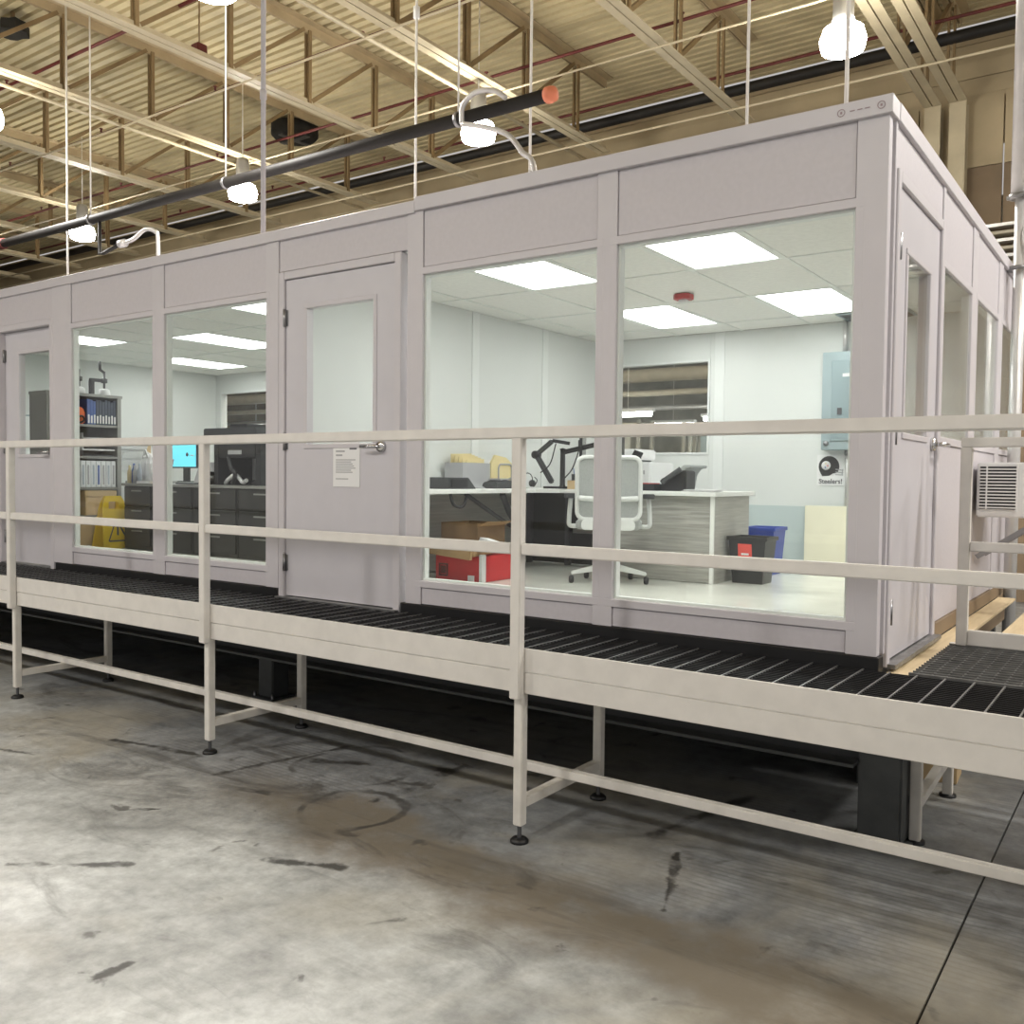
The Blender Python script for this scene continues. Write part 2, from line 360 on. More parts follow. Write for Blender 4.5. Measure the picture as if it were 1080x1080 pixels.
YE = 8.45
def truss(x, label, y0=-12.0, y1=YE, zb=6.5, zt=7.50, wd=0.098, ph=0.0):
    t = thing('roof_truss', label, 'truss', (x, y1, zb), 'roof trusses')
    for s_ in (-1, 1):
        a = s_*0.008
        b = s_*(0.008+wd)
        m_ = MB().box(x+min(a, b), x+max(a, b), y0, y1, zb, zb+.012); m_.box(x+min(a, a+s_*.012), x+max(a, a+s_*.012), y0, y1, zb+.012, zb+.10)
        m_.build('bottom_chord', 'chord', t)
    tc = MB()
    for s_ in (-1, 1):
        a = s_*0.01; b = s_*0.13
        tc.box(x+min(a, b), x+max(a, b), y0, y1, zt+.086, zt+.098); tc.box(x+min(a, a+s_*.012), x+max(a, a+s_*.012), y0, y1, zt-.03, zt+.086)
    tc.build('top_chord', 'truss', t)
    yy = y0+0.3+ph; k = 0; post = None; P0 = None; dg = None
    st = 1.28
    while yy < y1-0.05:
        if post is None:
            m_ = MB()
            for s_ in (-1, 1): m_.box(x+s_*.034-.014, x+s_*.034+.014, yy-.024, yy+.024, zb+.01, zt)
            post = m_.build('web_post', 'web', t); P0 = yy
            dg = MB().bar((x, yy+.06, zb+.09), (x, yy+st-.08, zt), 0.05, 0.05).build('diagonal', 'web', t)
        else:
            inst(post, (0, yy-P0, 0), t)
            if yy+st < y1+.2: inst(dg, (0, yy-P0, 0), t)
        yy += st; k += 1
    return t
ordn = ['first', 'second', 'third', 'fourth', 'fifth', 'sixth', 'seventh', 'eighth', 'ninth', 'tenth', 'eleventh']
truss(-1.705, 'tan roof truss resting on the left one of the paired columns', y1=9.3)
truss(-1.40, 'tan roof truss resting on the right one of the paired columns', y1=9.3)
for i, x in enumerate((-3.92, -6.17, -8.62, -10.95, -13.5, -15.9, -18.3, -20.7, -23.1, -25.5)):
    truss(x, ordn[i] + ' tan roof truss counted leftwards from the paired columns', ph=(0.0, .1, -.22, .25, .1, 0, .2, -.1, 0, .1)[i])

# columns and back of the hall
for x, which in ((-1.705, 'left'), (-1.40, 'right')):
    t = thing('steel_column', which + ' one of two tan steel columns behind the office corner', 'column', (x, 9.35, 0), 'paired steel columns')
    MB().box(x-.10, x+.10, 9.30, 9.315, 0, 6.5).build('flange', 'chord', t)
    MB().box(x-.10, x+.10, 9.485, 9.50, 0, 6.5).build('flange', 'chord', t)
    MB().box(x-.006, x+.006, 9.315, 9.485, 0, 6.5).build('web_plate', 'web', t)
    MB().box(x-.13, x+.13, 9.27, 9.53, 0, .02).build('base_plate', 'dark_steel', t)
wb = struct('wall_back', 'tan panelled upper rear wall of the warehouse', (0, 9.7, 0))
for i in range(7):
    MB().box(-30, 8, 9.72+.012*(i % 2), 9.8, 6.02+i*.226, 6.24+i*.226).build('siding_board', 'tan_panel', wb)
for i in range(9):
    x0 = -2.45+i*.52
    MB().box(x0, x0+.50, 9.66, 9.70, 4.95, 5.72).build('wall_panel', 'tan_dark', wb)
    MB().box(x0, x0+.50, 9.66, 9.70, 5.73, 6.62).build('wall_panel', 'tan_panel', wb)
for i in range(6): MB().box(-2.45, 2.2, 9.45, 9.62, 4.36+i*.10, 4.40+i*.10).build('louvre_slat', ('duct_tan', 'conduit')[i % 2], wb)
MB().box(-2.45, 8, 9.68, 9.76, 0, 4.95).build('lower_panel', 'tan_dark', wb)
g = thing('roof_beam', 'long tan steel beam carrying the truss ends at the rear', 'beam', (-14, 8.5, 6.2))
MB().box(-30, -2.1, YE, YE+.22, 6.44, 6.46).build('top_flange', 'chord', g)
MB().box(-30, -2.1, YE+.1, YE+.112, 6.12, 6.44).build('web_plate', 'truss', g)
MB().box(-30, -2.1, YE, YE+.22, 6.10, 6.12).build('bottom_flange', 'truss', g)
one('roof_drain_pipe', MB().tube([(-30, 8.75, 7.05), (0.5, 8.75, 7.10)], 0.075), 'black_pipe', 'dark thick pipe running along the top of the rear wall', 'pipe')
wl = MB().box(-30.2, -30, -14, 26, 0, 7.65)
tag(wl.build('wall_left', 'tan_dark'), 'dim tan far end wall of the warehouse', kind='structure')
one('wall_banner', MB().box(-29.98, -29.9, 3.2, 9.4, 4.6, 6.35), 'maroon', 'dark maroon panel high on the far end wall', 'panel')
tag(MB().box(-30, 12, 22, 22.2, 0, 7.6).build('wall_far', 'dim_grey'), 'dim grey wall far behind the office', kind='structure')
tag(MB().box(-30, 12, 9.8, 22, 5.2, 5.35).build('ceiling_rear', 'dim_grey'), 'low dim ceiling of the rear bay', kind='structure')

# red sprinkler lines with upright heads
for i, (yy, nm) in enumerate(((2.72, 'nearest'), (4.5, 'second nearest'), (6.28, 'third nearest'), (8.0, 'farthest'))):
    t = thing('sprinkler_pipe', nm + ' of the red sprinkler pipes running along under the deck', 'pipe', (-8, yy, 7.0), 'red sprinkler pipes')
    MB().tube([(-29, yy, 7.0), (3, yy, 7.0)], 0.021, 8).build('pipe', 'red_pipe', t)
    h0 = None; x = -1.0-.6*(i % 2)
    while x > -28:
        if h0 is None:
            h0 = MB().lathe((x, yy, 7.0), [(0, .03), (.016, .03), (.016, .075), (.030, .08), (.030, .086), (0, .09)], 8).build('sprinkler_head', 'red_pipe', t); X0 = x
        else: inst(h0, (x-X0, 0, 0), t)
        x -= 2.9
# thin conduits
for i, (a, b, r, nm) in enumerate((((-6.47, -12, 6.44), (-6.47, 8.4, 6.44), .028, 'pale conduit slung along the left side of the second truss left of the paired columns'),
        ((-11.2, -12, 6.44), (-11.2, 8.4, 6.44), .026, 'pale conduit slung along the left side of the fourth truss left of the paired columns'),
        ((-26, 5.6, 6.42), (2, 5.6, 6.42), .014, 'thin conduit crossing under the trusses in the middle'),
        ((-26, 3.6, 6.42), (2, 3.6, 6.42), .014, 'thin conduit crossing under the trusses nearest the camera'),
        ((-26, 7.7, 6.40), (2, 7.7, 6.40), .016, 'thin conduit crossing under the trusses near the rear beam'))):
    one('ceiling_conduit', MB().tube([a, b], r, 8), 'chord', nm, 'conduit')
sb = thing('sprinkler_valve', 'small red junction box under the roof near the top left', 'junction box', (-8.75, 3.1, 6.62))
MB().box(-8.82, -8.68, 3.03, 3.17, 6.61, 6.74).build('box_body', 'red_pipe', sb, .01)
MB().tube([(-8.75, 3.1, 6.74), (-8.75, 3.1, 7.5)], .01, 6).build('hanger', 'web', sb)
sm = MB(); rr = random.Random(3)
pts = [(math.cos(a)*(.17+.08*rr.random()), math.sin(a)*(.07+.04*rr.random())) for a in [k*2*math.pi/14 for k in range(14)]]
hv = thing('unit_heater', 'black ragged unit hanging under the deck at the top left corner', 'heater', (-11.9, 2.3, 7.3))
MB().prism([(-11.62+p[0], 2.32+p[1]*2) for p in pts], 7.32, 7.45, 'Z').build('heater_body', 'black_soot', hv)
MB().box(-11.64, -11.60, 2.30, 2.34, 7.44, 7.60).build('hanger', 'web', hv)
fan = thing('ventilation_fan', 'dark round roof fan hung between the trusses behind the lilac riser', 'fan', (-11.45, 7.0, 7.3))
MB().lathe((-11.45, 7.0, 7.32), [(0, 0), (.34, 0), (.40, .06), (.40, .22), (0, .26)], 20).build('housing', 'black_soot', fan)
for k in range(4):
    a = k*math.pi/2
    MB().bar((-11.45, 7.0, 7.30), (-11.45+.32*math.cos(a), 7.0+.32*math.sin(a), 7.31), .10, .02).build('blade', 'dark_steel', fan)

# high bay lamps
def high_bay(x, y, label, lit=True):
    t = thing('high_bay_lamp', label, 'lamp', (x, y, 6.0), 'high bay lamps')
    MB().lathe((x, y, 5.98), [(0, .02), (.10, .03), (.19, -.02), (.22, -.12), (.20, -.22), (.12, -.25), (0, -.26)], 20).build('lens', 'lamp_lens', t)
    MB().lathe((x, y, 6.0), [(0, .36), (.08, .36), (.10, .30), (.10, .08), (.12, .02), (0, .0)], 16).build('ballast_housing', 'lamp_body', t)
    MB().tube([(x, y, 6.36), (x, y, 7.58)], .008, 6).build('hanger_rod', 'rod', t)
    ld = bpy.data.lights.new('lamp_light', 'SPOT'); ld.spot_size = math.radians(165); ld.spot_blend = 0.6; ld.energy = LAMP_W; ld.color = (1.0, 0.965, 0.93); ld.shadow_soft_size = .22
    lo = bpy.data.objects.new('lamp_light', ld); COL.objects.link(lo); lo.location = (0, 0, -.62); lo.parent = t
high_bay(-1.75, 5.36, 'glowing high bay lamp above the office corner at right')
high_bay(-6.2, 5.33, 'glowing high bay lamp by the red end of the black pipe')
high_bay(-10.7, 5.3, 'glowing high bay lamp beside the thick white riser')
high_bay(-15.1, 5.27, 'farthest glowing high bay lamp, lowest at left')
high_bay(-5.98, 1.22, 'glowing high bay lamp cut off by the top edge')
high_bay(-10.9, 1.6, 'glowing high bay lamp just past the left edge')
high_bay(-19.6, 5.25, 'glowing high bay lamp far to the left beyond the others')
for x, y, nm in ((-1.75, -5.8, 'right'), (-6.2, -5.8, 'centre'), (-10.7, -5.8, 'left')):
    high_bay(x, y, 'glowing high bay lamp over the open floor before the walkway, ' + nm)
for x, y, nm in ((2.7, 1.6, 'nearest the side door'), (2.7, 5.3, 'at the rear'), (7.15, 1.6, 'farthest right'), (5.2, -2.1, 'nearest the camera')):
    high_bay(x, y, 'glowing high bay lamp over the floor right of the office, ' + nm)

# ================================================================== OFFICE ENCLOSURE
ZF, ZC = 0.75, 3.02
XL, YB, XP = -10.62, 4.75, -4.10
wf = struct('wall_front', 'lilac grey panelled long front wall of the raised office', (-5, 0, .78))
DOOR2 = (-7.30, -6.40); DOOR1 = (-3.69, -2.635)
WIN = [('window_1', -1.250, -.127), ('window_2', -2.485, -1.36), ('window_3', -4.905, -3.81), ('window_4', -6.125, -5.045)]
ZW0, ZW1 = .965, 2.69
BAT = [(-.127, 0.0), (-1.36, -1.25), (-2.60, -2.485), (-3.81, -3.69), (-5.045, -4.905), (-6.40, -6.125), (-7.55, -7.30), (-8.8, -8.62), (-10.02, -9.9)]
for a, b in BAT: MB().box(a, b, -.012, .040, .83, 3.05).build('batten', 'wall_trim', wf, .002, 1)
HEAD = [(-1.25, -.127), (-2.485, -1.36), (-4.905, -3.81), (-6.125, -5.045)]
for a, b in HEAD:
    MB().box(a+.003, b-.003, -.004, .038, 2.735, 3.047).build('header_panel', 'wall_vinyl', wf, .002, 1)
    MB().box(a+.003, b-.003, -.004, .038, .832, .925).build('sill_panel', 'wall_vinyl', wf, .002, 1)
MB().box(-3.687, -2.603, -.004, .038, 2.845, 3.047).build('header_panel', 'wall_vinyl', wf, .002, 1)
MB().box(-7.297, -6.403, -.004, .038, 2.80, 3.047).build('header_panel', 'wall_vinyl', wf, .002, 1)
for a, b in ((-8.617, -7.553), (-9.897, -8.803)): MB().box(a, b, -.004, .038, .832, 3.047).build('wall_panel', 'wall_vinyl', wf, .002, 1)
MB().box(-2.535, .015, -.030, .09, 3.048, 3.125).build('cap_trim', 'wall_trim', wf, .003, 1)
MB().box(-10.04, -2.54, -.024, .09, 3.040, 3.110).build('cap_trim', 'wall_trim', wf, .003, 1)
# small printed marks on the cap by the corner
for x in (-.19, -.03):
    MB().lathe((x, -.0312, 3.085), [(.013, 0), (.016, 0), (.016, -.0006), (.013, -.0006), (.013, 0)], 18, 'Y').build('printed_ring', 'sticker_ink', wf)
    MB().box(x-.004, x+.004, -.0316, -.0305, 3.080, 3.090).build('printed_dot', 'sticker_ink', wf)
for k in range(3): MB().box(-.155+.03*k, -.135+.03*k, -.0316, -.0305, 3.083, 3.087).build('printed_dash', 'sticker_ink', wf)

bb = struct('baseboard_front', 'black rubber base strip under the long front wall', (-5, 0, .76))
for a, b in ((-.0+.0, -2.63), (-3.69, -6.36), (-7.30, -10.0)):
    MB().box(b, a+(.012 if a == 0 else 0), -.022, .06, .762, .83).build('base_strip', 'rubber_base', bb, .004, 1)

def window(name, label, a, b, z0, z1, plane='Y', w0=.03, side_face=0):
    t = struct(name, label, ((a+b)/2, .03, z0) if plane == 'Y' else (-.03, (a+b)/2, z0))
    f = MB(); 
    if plane == 'Y': ringbox(f, a+.001, b-.001, z0-.038, z1+.042, .040, -.0128, .042)
    else: ringbox(f, a+.001, b-.001, z0-.038, z1+.042, .040, -.045, .0075, 'X')
    f.build('frame', 'int_trim' if False else 'wall_trim', t, .003, 1)
    g_ = MB()
    if plane == 'Y': g_.box(a+.035, b-.035, .000, .006, z0-.004, z1+.006)
    else: g_.box(-.008, -.002, a+.035, b-.035, z0-.004, z1+.006)
    g_.build('pane', 'glass', t)
    rv = MB()
    if plane == 'Y': ringbox(rv, a+.041, b-.041, z0+.002, z1+.002, .012, .0075, .047)
    else: ringbox(rv, a+.041, b-.041, z0+.002, z1+.002, .012, -.050, -.0095, 'X')
    rv.build('reveal', 'int_trim', t)
    return t
wl_ = {'window_1': 'large office window nearest the corner, helmet poster visible inside', 'window_2': 'large office window showing the white swivel chair and red box',
       'window_3': 'large office window showing the black printer and cyan screen', 'window_4': 'large office window showing the bookshelf and yellow sign'}
for nm, a, b in WIN: window(nm, wl_[nm], a-.04, b+.04, ZW0, ZW1)

def lever(parent, x, y, z, sx, plane='Y'):
    t = MB()
    if plane == 'Y':
        t.lathe((x, y, z), [(0, -.022), (.028, -.022), (.034, -.012), (.034, 0), (0, 0)], 16, 'Y')
        t.tube([(x, y-.01, z), (x, y-.05, z), (x+sx*.02, y-.06, z), (x+sx*.12, y-.058, z)], .010, 8)
    else:
        t.lathe((x, y, z), [(0, .022), (.028, .022), (.034, .012), (.034, 0), (0, 0)], 16, 'X')
        t.tube([(x+.01, y, z), (x+.05, y, z), (x+.06, y+sx*.02, z), (x+.058, y+sx*.12, z)], .010, 8)
    return t.build('lever_handle', 'chrome', parent)
def door(name, label, a, b, z1, lite, yoff, hinge_a=True, handle_at=None, plane='Y'):
    lz0, lz1, la, lb = lite; rec = yoff if plane == 'Y' else 0
    root = struct(name, label, ((a+b)/2, yoff, .77) if plane == 'Y' else (yoff, (a+b)/2, .77))
    def B(mb, u0, u1, v0, v1, z0_, z1_):     # v: depth behind the outer face
        if plane == 'Y': mb.box(u0, u1, yoff+v0, yoff+v1, z0_, z1_)
        else: mb.box(yoff-v1, yoff-v0, u0, u1, z0_, z1_)
        return mb
    fr = MB(); B(fr, a-.055, a-.004, -.016-rec, .06, .768, z1+.055); B(fr, b+.004, b+.055, -.016-rec, .06, .768, z1+.055); B(fr, a-.004, b+.004, -.016-rec, .06, z1+.005, z1+.055)
    fr.build('door_frame', 'wall_trim', root, .004, 1)
    lf = MB(); z0 = .79
    B(lf, a, la, 0, .045, z0, z1); B(lf, lb, b, 0, .045, z0, z1); B(lf, la, lb, 0, .045, z0, lz0); B(lf, la, lb, 0, .045, lz1, z1)
    leaf = lf.build('door_leaf', 'door_paint', root)
    k = MB()
    for u0, u1, q0, q1 in ((la-.022, lb+.022, lz1-.006, lz1+.022), (la-.022, lb+.022, lz0-.022, lz0+.006), (la-.022, la+.006, lz0+.006, lz1-.006), (lb-.006, lb+.022, lz0+.006, lz1-.006)):
        B(k, u0, u1, -.007, .050, q0, q1)
    k.build('glazing_bead', 'wall_trim', leaf, .003, 1)
    p = MB(); B(p, la+.001, lb-.001, .002, .008, lz0+.001, lz1-.001); p.build('pane', 'glass', leaf)
    hu = a-.002 if hinge_a else b+.002
    for hz in (1.0, 1.77, 2.55):
        h = MB()
        if plane == 'Y': h.tube([(hu, yoff-.012, hz-.055), (hu, yoff-.012, hz+.055)], .010, 8); h.box(hu-.022, hu+.022, yoff-.004, yoff+.002, hz-.05, hz+.05)
        else: h.tube([(yoff+.012, hu, hz-.055), (yoff+.012, hu, hz+.055)], .010, 8); h.box(yoff-.002, yoff+.004, hu-.03, hu+.03, hz-.05, hz+.05)
        h.build('hinge', 'steel', root)
    if handle_at:
        u, hz, sx = handle_at
        if plane == 'Y': lever(leaf, u, yoff, hz, sx)
        else: lever(leaf, yoff, u, hz, sx, 'X')
    th = MB(); B(th, a-.05, b+.05, -.05, .08, .765, .784); th.build('threshold', 'galv', root)
    return root
d1 = door('door_1', 'closed grey office door with a paper notice on the long front wall', -3.63, -2.70, 2.785, (1.745, 2.60, -3.44, -2.865), 0.0, True, (-2.80, 1.73, -1))
d2 = door('door_2', 'grey office door at the far left, recessed in its frame', -7.25, -6.45, 2.745, (1.70, 2.56, -7.02, -6.52), 0.035, True, (-6.50, 1.72, -1))
note = thing('paper_notice', 'white printed paper notice taped to the grey office door', 'notice', (-3.085, -.004, 1.5))
MB().box(-3.20, -2.975, -.0045, -.0015, 1.49, 1.765).build('sheet', 'paper', note)
MB().box(-3.06, -3.00, -.0056, -.0040, 1.715, 1.742).build('printed_block', 'ink', note)
for k in range(2): MB().box(-3.175, -3.10-.02*k, -.0054, -.0040, 1.70-.024*k, 1.710-.024*k).build('printed_line', 'ink_grey', note)
for k in range(7): MB().box(-3.175, -3.01-.012*((k*3) % 4), -.0054, -.0040, 1.650-.0125*k, 1.656-.0125*k).build('printed_line', 'ink_grey', note)
MB().box(-3.175, -3.07, -.0054, -.0040, 1.535, 1.541).build('printed_line', 'ink_grey', note)

# ---- side wall (x = 0)
ws = struct('wall_right', 'bright panelled short side wall of the office with the side door', (0, 2.4, .78))
def sbox(y0, y1, z0, z1, nm, mat, pr=.0): MB().box(-.043, pr, y0, y1, z0, z1).build(nm, mat, ws, .002, 1)
for a, b in ((.078, .105), (1.095, 1.145), (1.985, 2.155), (3.015, 3.185), (4.05, 4.29)): sbox(a, b, .83, 3.05, 'batten', 'wall_trim', .006)
sbox(.105, 1.095, 2.86, 3.047, 'header_panel', 'wall_vinyl', -.002)
SW = [(1.145, 1.985), (2.155, 3.015), (3.185, 4.05)]
for a, b in SW:
    sbox(a+.003, b-.003, 2.69, 3.047, 'header_panel', 'wall_vinyl', -.002)
    sbox(a+.003, b-.003, .832, 1.75, 'lower_panel', 'wall_vinyl', -.002)
MB().box(-.09, .018, .092, 4.31, 3.048, 3.125).build('cap_trim', 'wall_trim', ws, .003, 1)
MB().box(-.06, .014, 1.10, 4.29, .755, .83).build('base_strip', 'tan_dark', struct('baseboard_right', 'brown base strip under the short side wall', (0, 2.9, .75)))
for i, (a, b) in enumerate(SW): window('window_%d' % (5+i), ['side window right beside the side door', 'side window in the middle of the short side wall', 'farthest side window behind the vertical conduit'][i], a-.03, b+.03, 1.79, 2.65, 'X')
door('door_3', 'white side door with chrome hinges at the office corner', .16, 1.04, 2.81, (1.77, 2.56, .35, .83), 0.0, True, (.97, 1.745, 1), 'X')

# ---- shell inside
ROOM = True
tag(MB().box(-10.66, -.147, .305, 4.83, .65, ZF).build('floor_office', 'vinyl_floor'), 'pale glossy vinyl floor inside the office', kind='structure')
wr = struct('wall_office_back', 'white panelled back wall inside the office', (-5, YB, ZF))
def bw(x0, x1, z0, z1): MB().box(x0, x1, YB, YB+.08, z0, z1).build('wall_panel', 'int_wall', wr)
WB = [(-3.90, -2.80, 1.81, 2.76), (-10.50, -9.2, 1.81, 2.76)]
xs = [-10.62, -10.50, -9.2, -7.9, -6.6, -5.3, -4.10, -3.90, -2.80, -2.73, -1.37, -.15]
for a, b in zip(xs[:-1], xs[1:]):
    if (a, b) in ((-3.90, -2.80), (-10.50, -9.2)): bw(a, b, ZF, 1.81); bw(a, b, 2.76, ZC)
    else: bw(a+.002, b-.002, ZF, ZC)
for x in (-2.70, -5.3, -6.6, -7.9): MB().box(x-.05, x+.05, YB-.008, YB, ZF, ZC).build('batten', 'int_trim', wr)
for i, (a, b, z0, z1) in enumerate(WB):
    t = struct('window_%d' % (8+i), ['interior back window overlooking the plant, beside the printer', 'interior back window behind the black printer'][i], ((a+b)/2, YB, z0))
    ringbox(MB(), a, b, z0, z1, .02, YB-.012, YB+.09).build('frame', 'int_trim', t)
    MB().box(a+.02, b-.02, YB+.035, YB+.041, z0+.02, z1-.02).build('pane', 'glass', t)
wp = struct('wall_partition', 'white panelled partition wall between the two office rooms', (XP, 2.4, ZF))
for a, b in ((.305, 1.36), (1.36, 2.58), (2.58, 3.71), (3.71, YB)): MB().box(XP-.05, XP, a+.002, b-.002, ZF, ZC).build('wall_panel', 'int_wall', wp)
for yv in (1.36, 2.58, 3.71): MB().box(XP, XP+.008, yv-.05, yv+.05, ZF, ZC).build('batten', 'int_trim', wp)
tag(MB().box(XL-.08, XL, .305, 4.83, .70, 3.05).build('wall_office_left', 'int_wall'), 'white end wall at the far left inside the office', kind='structure')
ROOM = False
tag(MB().box(-10.0, -.09, .09, 4.30, 3.06, 3.10).build('roof_office', 'wall_trim'), 'flat white roof deck of the office', kind='structure')
ROOM = True

# ---- suspended ceiling: tiles, T bars, light panels
PX, PY = .675, 1.10
ce = struct('ceiling_office', 'suspended office ceiling of speckled tiles in white T bars', (-5, 2.4, ZC))
gx = [-.15, -1.125]
x = -1.125
while x > XL: gx.append(x-PX) if x-PX > XL else None; x -= PX
gx.append(XL); gy = [.31, .95, 2.05, 3.15, 4.25, YB]
LP = {(1, 1): 'office ceiling light panel directly above the right window', (1, 3): 'office ceiling light panel beside the electrical panel',
      (3, 1): 'office ceiling light panel above the white swivel chair', (3, 3): 'office ceiling light panel just left of the red alarm',
      (7, 1): 'office ceiling light panel nearest the printer window', (10, 2): 'middle office ceiling light panel beyond the printer window',
      (13, 3): 'farthest office ceiling light panel in the left room', (12, 1): 'office ceiling light panel above the bookshelf', (6, 3): 'office ceiling light panel over the rear of the left room'}
for i in range(len(gx)-1):
    for j in range(len(gy)-1):
        x1, x0, y0, y1 = gx[i], gx[i+1], gy[j], gy[j+1]
        if x1-x0 < .03: continue
        if (i, j) in LP:
            t = thing('ceiling_light', LP[(i, j)], 'light', ((x0+x1)/2, (y0+y1)/2, ZC), 'office ceiling light panels')
            MB().box(x0+.045, x1-.045, y0+.02, y1-.02, ZC+.003, ZC+.012).build('diffuser', 'troffer', t)
            ringbox_ = MB()
            for q in ((x0+.008, x0+.045, y0+.008, y1-.008), (x1-.045, x1-.008, y0+.008, y1-.008), (x0+.045, x1-.045, y0+.008, y0+.02), (x0+.045, x1-.045, y1-.02, y1-.008)):
                ringbox_.box(q[0], q[1], q[2], q[3], ZC-.002, ZC+.012)
            ringbox_.build('frame', 't_bar', t)
        else: MB().box(x0+.008, x1-.008, y0+.008, y1-.008, ZC+.002, ZC+.016).build('ceiling_tile', 'tile', ce)
for x in gx[1:-1]: MB().box(x-.011, x+.011, .31, YB, ZC-.004, ZC+.002).build('t_bar', 't_bar', ce)
for yv in gy[1:-1]: MB().box(XL, -.15, yv-.011, yv+.011, ZC-.005, ZC+.001).build('t_bar', 't_bar', ce)
al = thing('fire_alarm', 'red fire alarm with a white strobe under the office ceiling', 'alarm', (-2.20, 2.80, ZC))
MB().prism([(-2.27, 2.76), (-2.24, 2.73), (-2.16, 2.73), (-2.13, 2.76), (-2.13, 2.84), (-2.16, 2.87), (-2.24, 2.87), (-2.27, 2.84)], ZC-.045, ZC-.004, 'Z').build('alarm_body', 'alarm_red', al, .004, 1)
MB().box(-2.235, -2.165, 2.77, 2.83, ZC-.065, ZC-.044).build('strobe', 'white_plastic', al, .006)
cv = thing('ceiling_vent', 'dark air vent in the office ceiling above the electrical panel', 'vent', (-1.05, 4.45, ZC))
MB().box(-1.45, -.85, 4.30, 4.70, ZC-.012, ZC-.004).build('vent_frame', 'panel_grey', cv)
for k in range(6): MB().box(-1.42, -.88, 4.33+.06*k, 4.365+.06*k, ZC-.018, ZC-.011).build('slat', 'dark_steel', cv)

ROOM = False
# ================================================================== PLATFORM UNDER THE OFFICE
pb = thing('platform_beam', 'dark steel beam carrying the front edge of the office', 'beam', (-5, .1, .34))
MB().box(-10.0, -.09, .02, .24, .34, .355).build('bottom_flange', 'column_grey', pb)
MB().box(-10.0, -.09, .12, .135, .355, .685).build('web_plate', 'beam_dark', pb)
MB().box(-10.0, -.09, .02, .24, .685, .699).build('top_flange', 'beam_dark', pb)
for x, nm in ((0.0, 'dark grey steel column under the office corner'), (-4.12, 'dark grey steel column under the middle of the office front'), (-8.4, 'dark grey steel column under the far left office front')):
    t = thing('platform_column', nm, 'column', (x, .2, 0), 'columns under the office')
    hw = .09 if x == 0 else .075; y0 = .10 if x == 0 else .245
    top = .698 if x == 0 else .698
    MB().box(x-hw, x+hw, y0, y0+2*hw, .012, top).build('tube', 'column_grey', t, .008)
    MB().box(x-hw-.03, x+hw+.03, y0-.03, y0+2*hw+.03, 0, .012).build('base_plate', 'column_grey', t)
    for dx in (-1, 1): MB().lathe((x+dx*(hw+.017), y0-.015, .012), [(0, .03), (.010, .03), (.010, 0)], 6).build('anchor_bolt', 'steel', t)
tag(MB().box(-10.0, -.12, 4.20, 4.28, 0, .70).build('shade_panel_back', 'beam_dark'), 'added dark shade panel closing the rear below the office', kind='structure')  # panels added to shut light out of the space under the office
tag(MB().box(-10.0, -9.9, .3, 4.19, 0, .70).build('shade_panel_left', 'beam_dark'), 'added dark shade panel closing the far end below the office', kind='structure')
tag(MB().box(-.30, -.24, .9, 4.19, 0, .70).build('shade_panel_right', 'beam_dark'), 'added dark shade panel below the short side wall', kind='structure')

# ================================================================== WALKWAY WITH GUARD RAIL
YR = -.78; X0W, X1W = -9.6, 2.0
wk = thing('walkway', 'cream steel walkway with guard rails and dark grating along the office', 'walkway', (-3, -.4, 0))
MB().box(X0W, X1W, YR-.012, YR-.002, .738, .838).build('toe_board', 'rail_paint', wk, .002, 1)
MB().box(X0W, X1W, YR-.010, YR+.030, .645, .735).build('edge_channel', 'rail_paint', wk, .002, 1)
MB().box(X0W, X1W, -.13, -.09, .645, .735).build('rear_channel', 'rail_paint', wk)
POSTS = [-7.55, -5.47, -3.36, -1.255, .86]
for i, x in enumerate(POSTS):
    MB().box(x-.025, x+.025, YR-.055, YR-.013, .625, 1.745).build('guard_post', 'rail_paint', wk, .004)
    MB().box(x-.022, x+.022, YR-.022, YR+.022, .075, .644).build('leg', 'leg_paint', wk, .004)
    MB().box(x-.022, x+.022, -.13, -.086, .075, .644).build('leg', 'leg_paint', wk, .004)
    MB().box(x-.022, x+.022, YR+.023, -.131, .150, .192).build('cross_brace', 'leg_paint', wk, .003)
    MB().box(x-.025, x+.025, YR+.031, -.131, .66, .735).build('deck_bearer', 'beam_dark', wk)
    for yv in (YR, -.108):
        f = MB().lathe((x, yv, 0), [(0, .022), (.030, .020), (.040, .010), (.040, 0), (0, 0)], 16); f.build('rubber_foot', 'rubber_base', wk)
        MB().lathe((x, yv, .02), [(.010, 0), (.010, .058)], 8).build('levelling_screw', 'dark_steel', wk)
for a, b in zip(POSTS[:-1], POSTS[1:]):
    MB().box(a+.026, b-.026, YR-.052, YR-.016, 1.236, 1.283).build('mid_rail', 'rail_paint', wk, .004)
MB().box(X0W, POSTS[0]-.026, YR-.052, YR-.016, 1.236, 1.283).build('mid_rail', 'rail_paint', wk, .004)
MB().box(POSTS[-1]+.026, X1W, YR-.052, YR-.016, 1.236, 1.283).build('mid_rail', 'rail_paint', wk, .004)
MB().box(X0W, X1W, YR-.058, YR-.010, 1.720, 1.768).build('top_rail', 'rail_paint', wk, .005)
MB().box(X0W, X1W, -.462, -.420, .193, .232).build('stretcher', 'leg_paint', wk, .003)
bars = MB(); yv = YR+.045
while yv < -.03:
    bars.box(X0W, X1W, yv, yv+.005, .748, .778); yv += .030
bars.build('bearing_bars', 'grating', wk, kind='stuff')
rod0 = None; x = X1W-.05; k = 0
while x > X0W:
    if rod0 is None: rod0 = MB().box(x-.003, x+.003, YR+.035, -.030, .772, .781).build('cross_rod', 'galv', wk); XR = x
    else: inst(rod0, (x-XR, 0, 0), wk)
    x -= .105
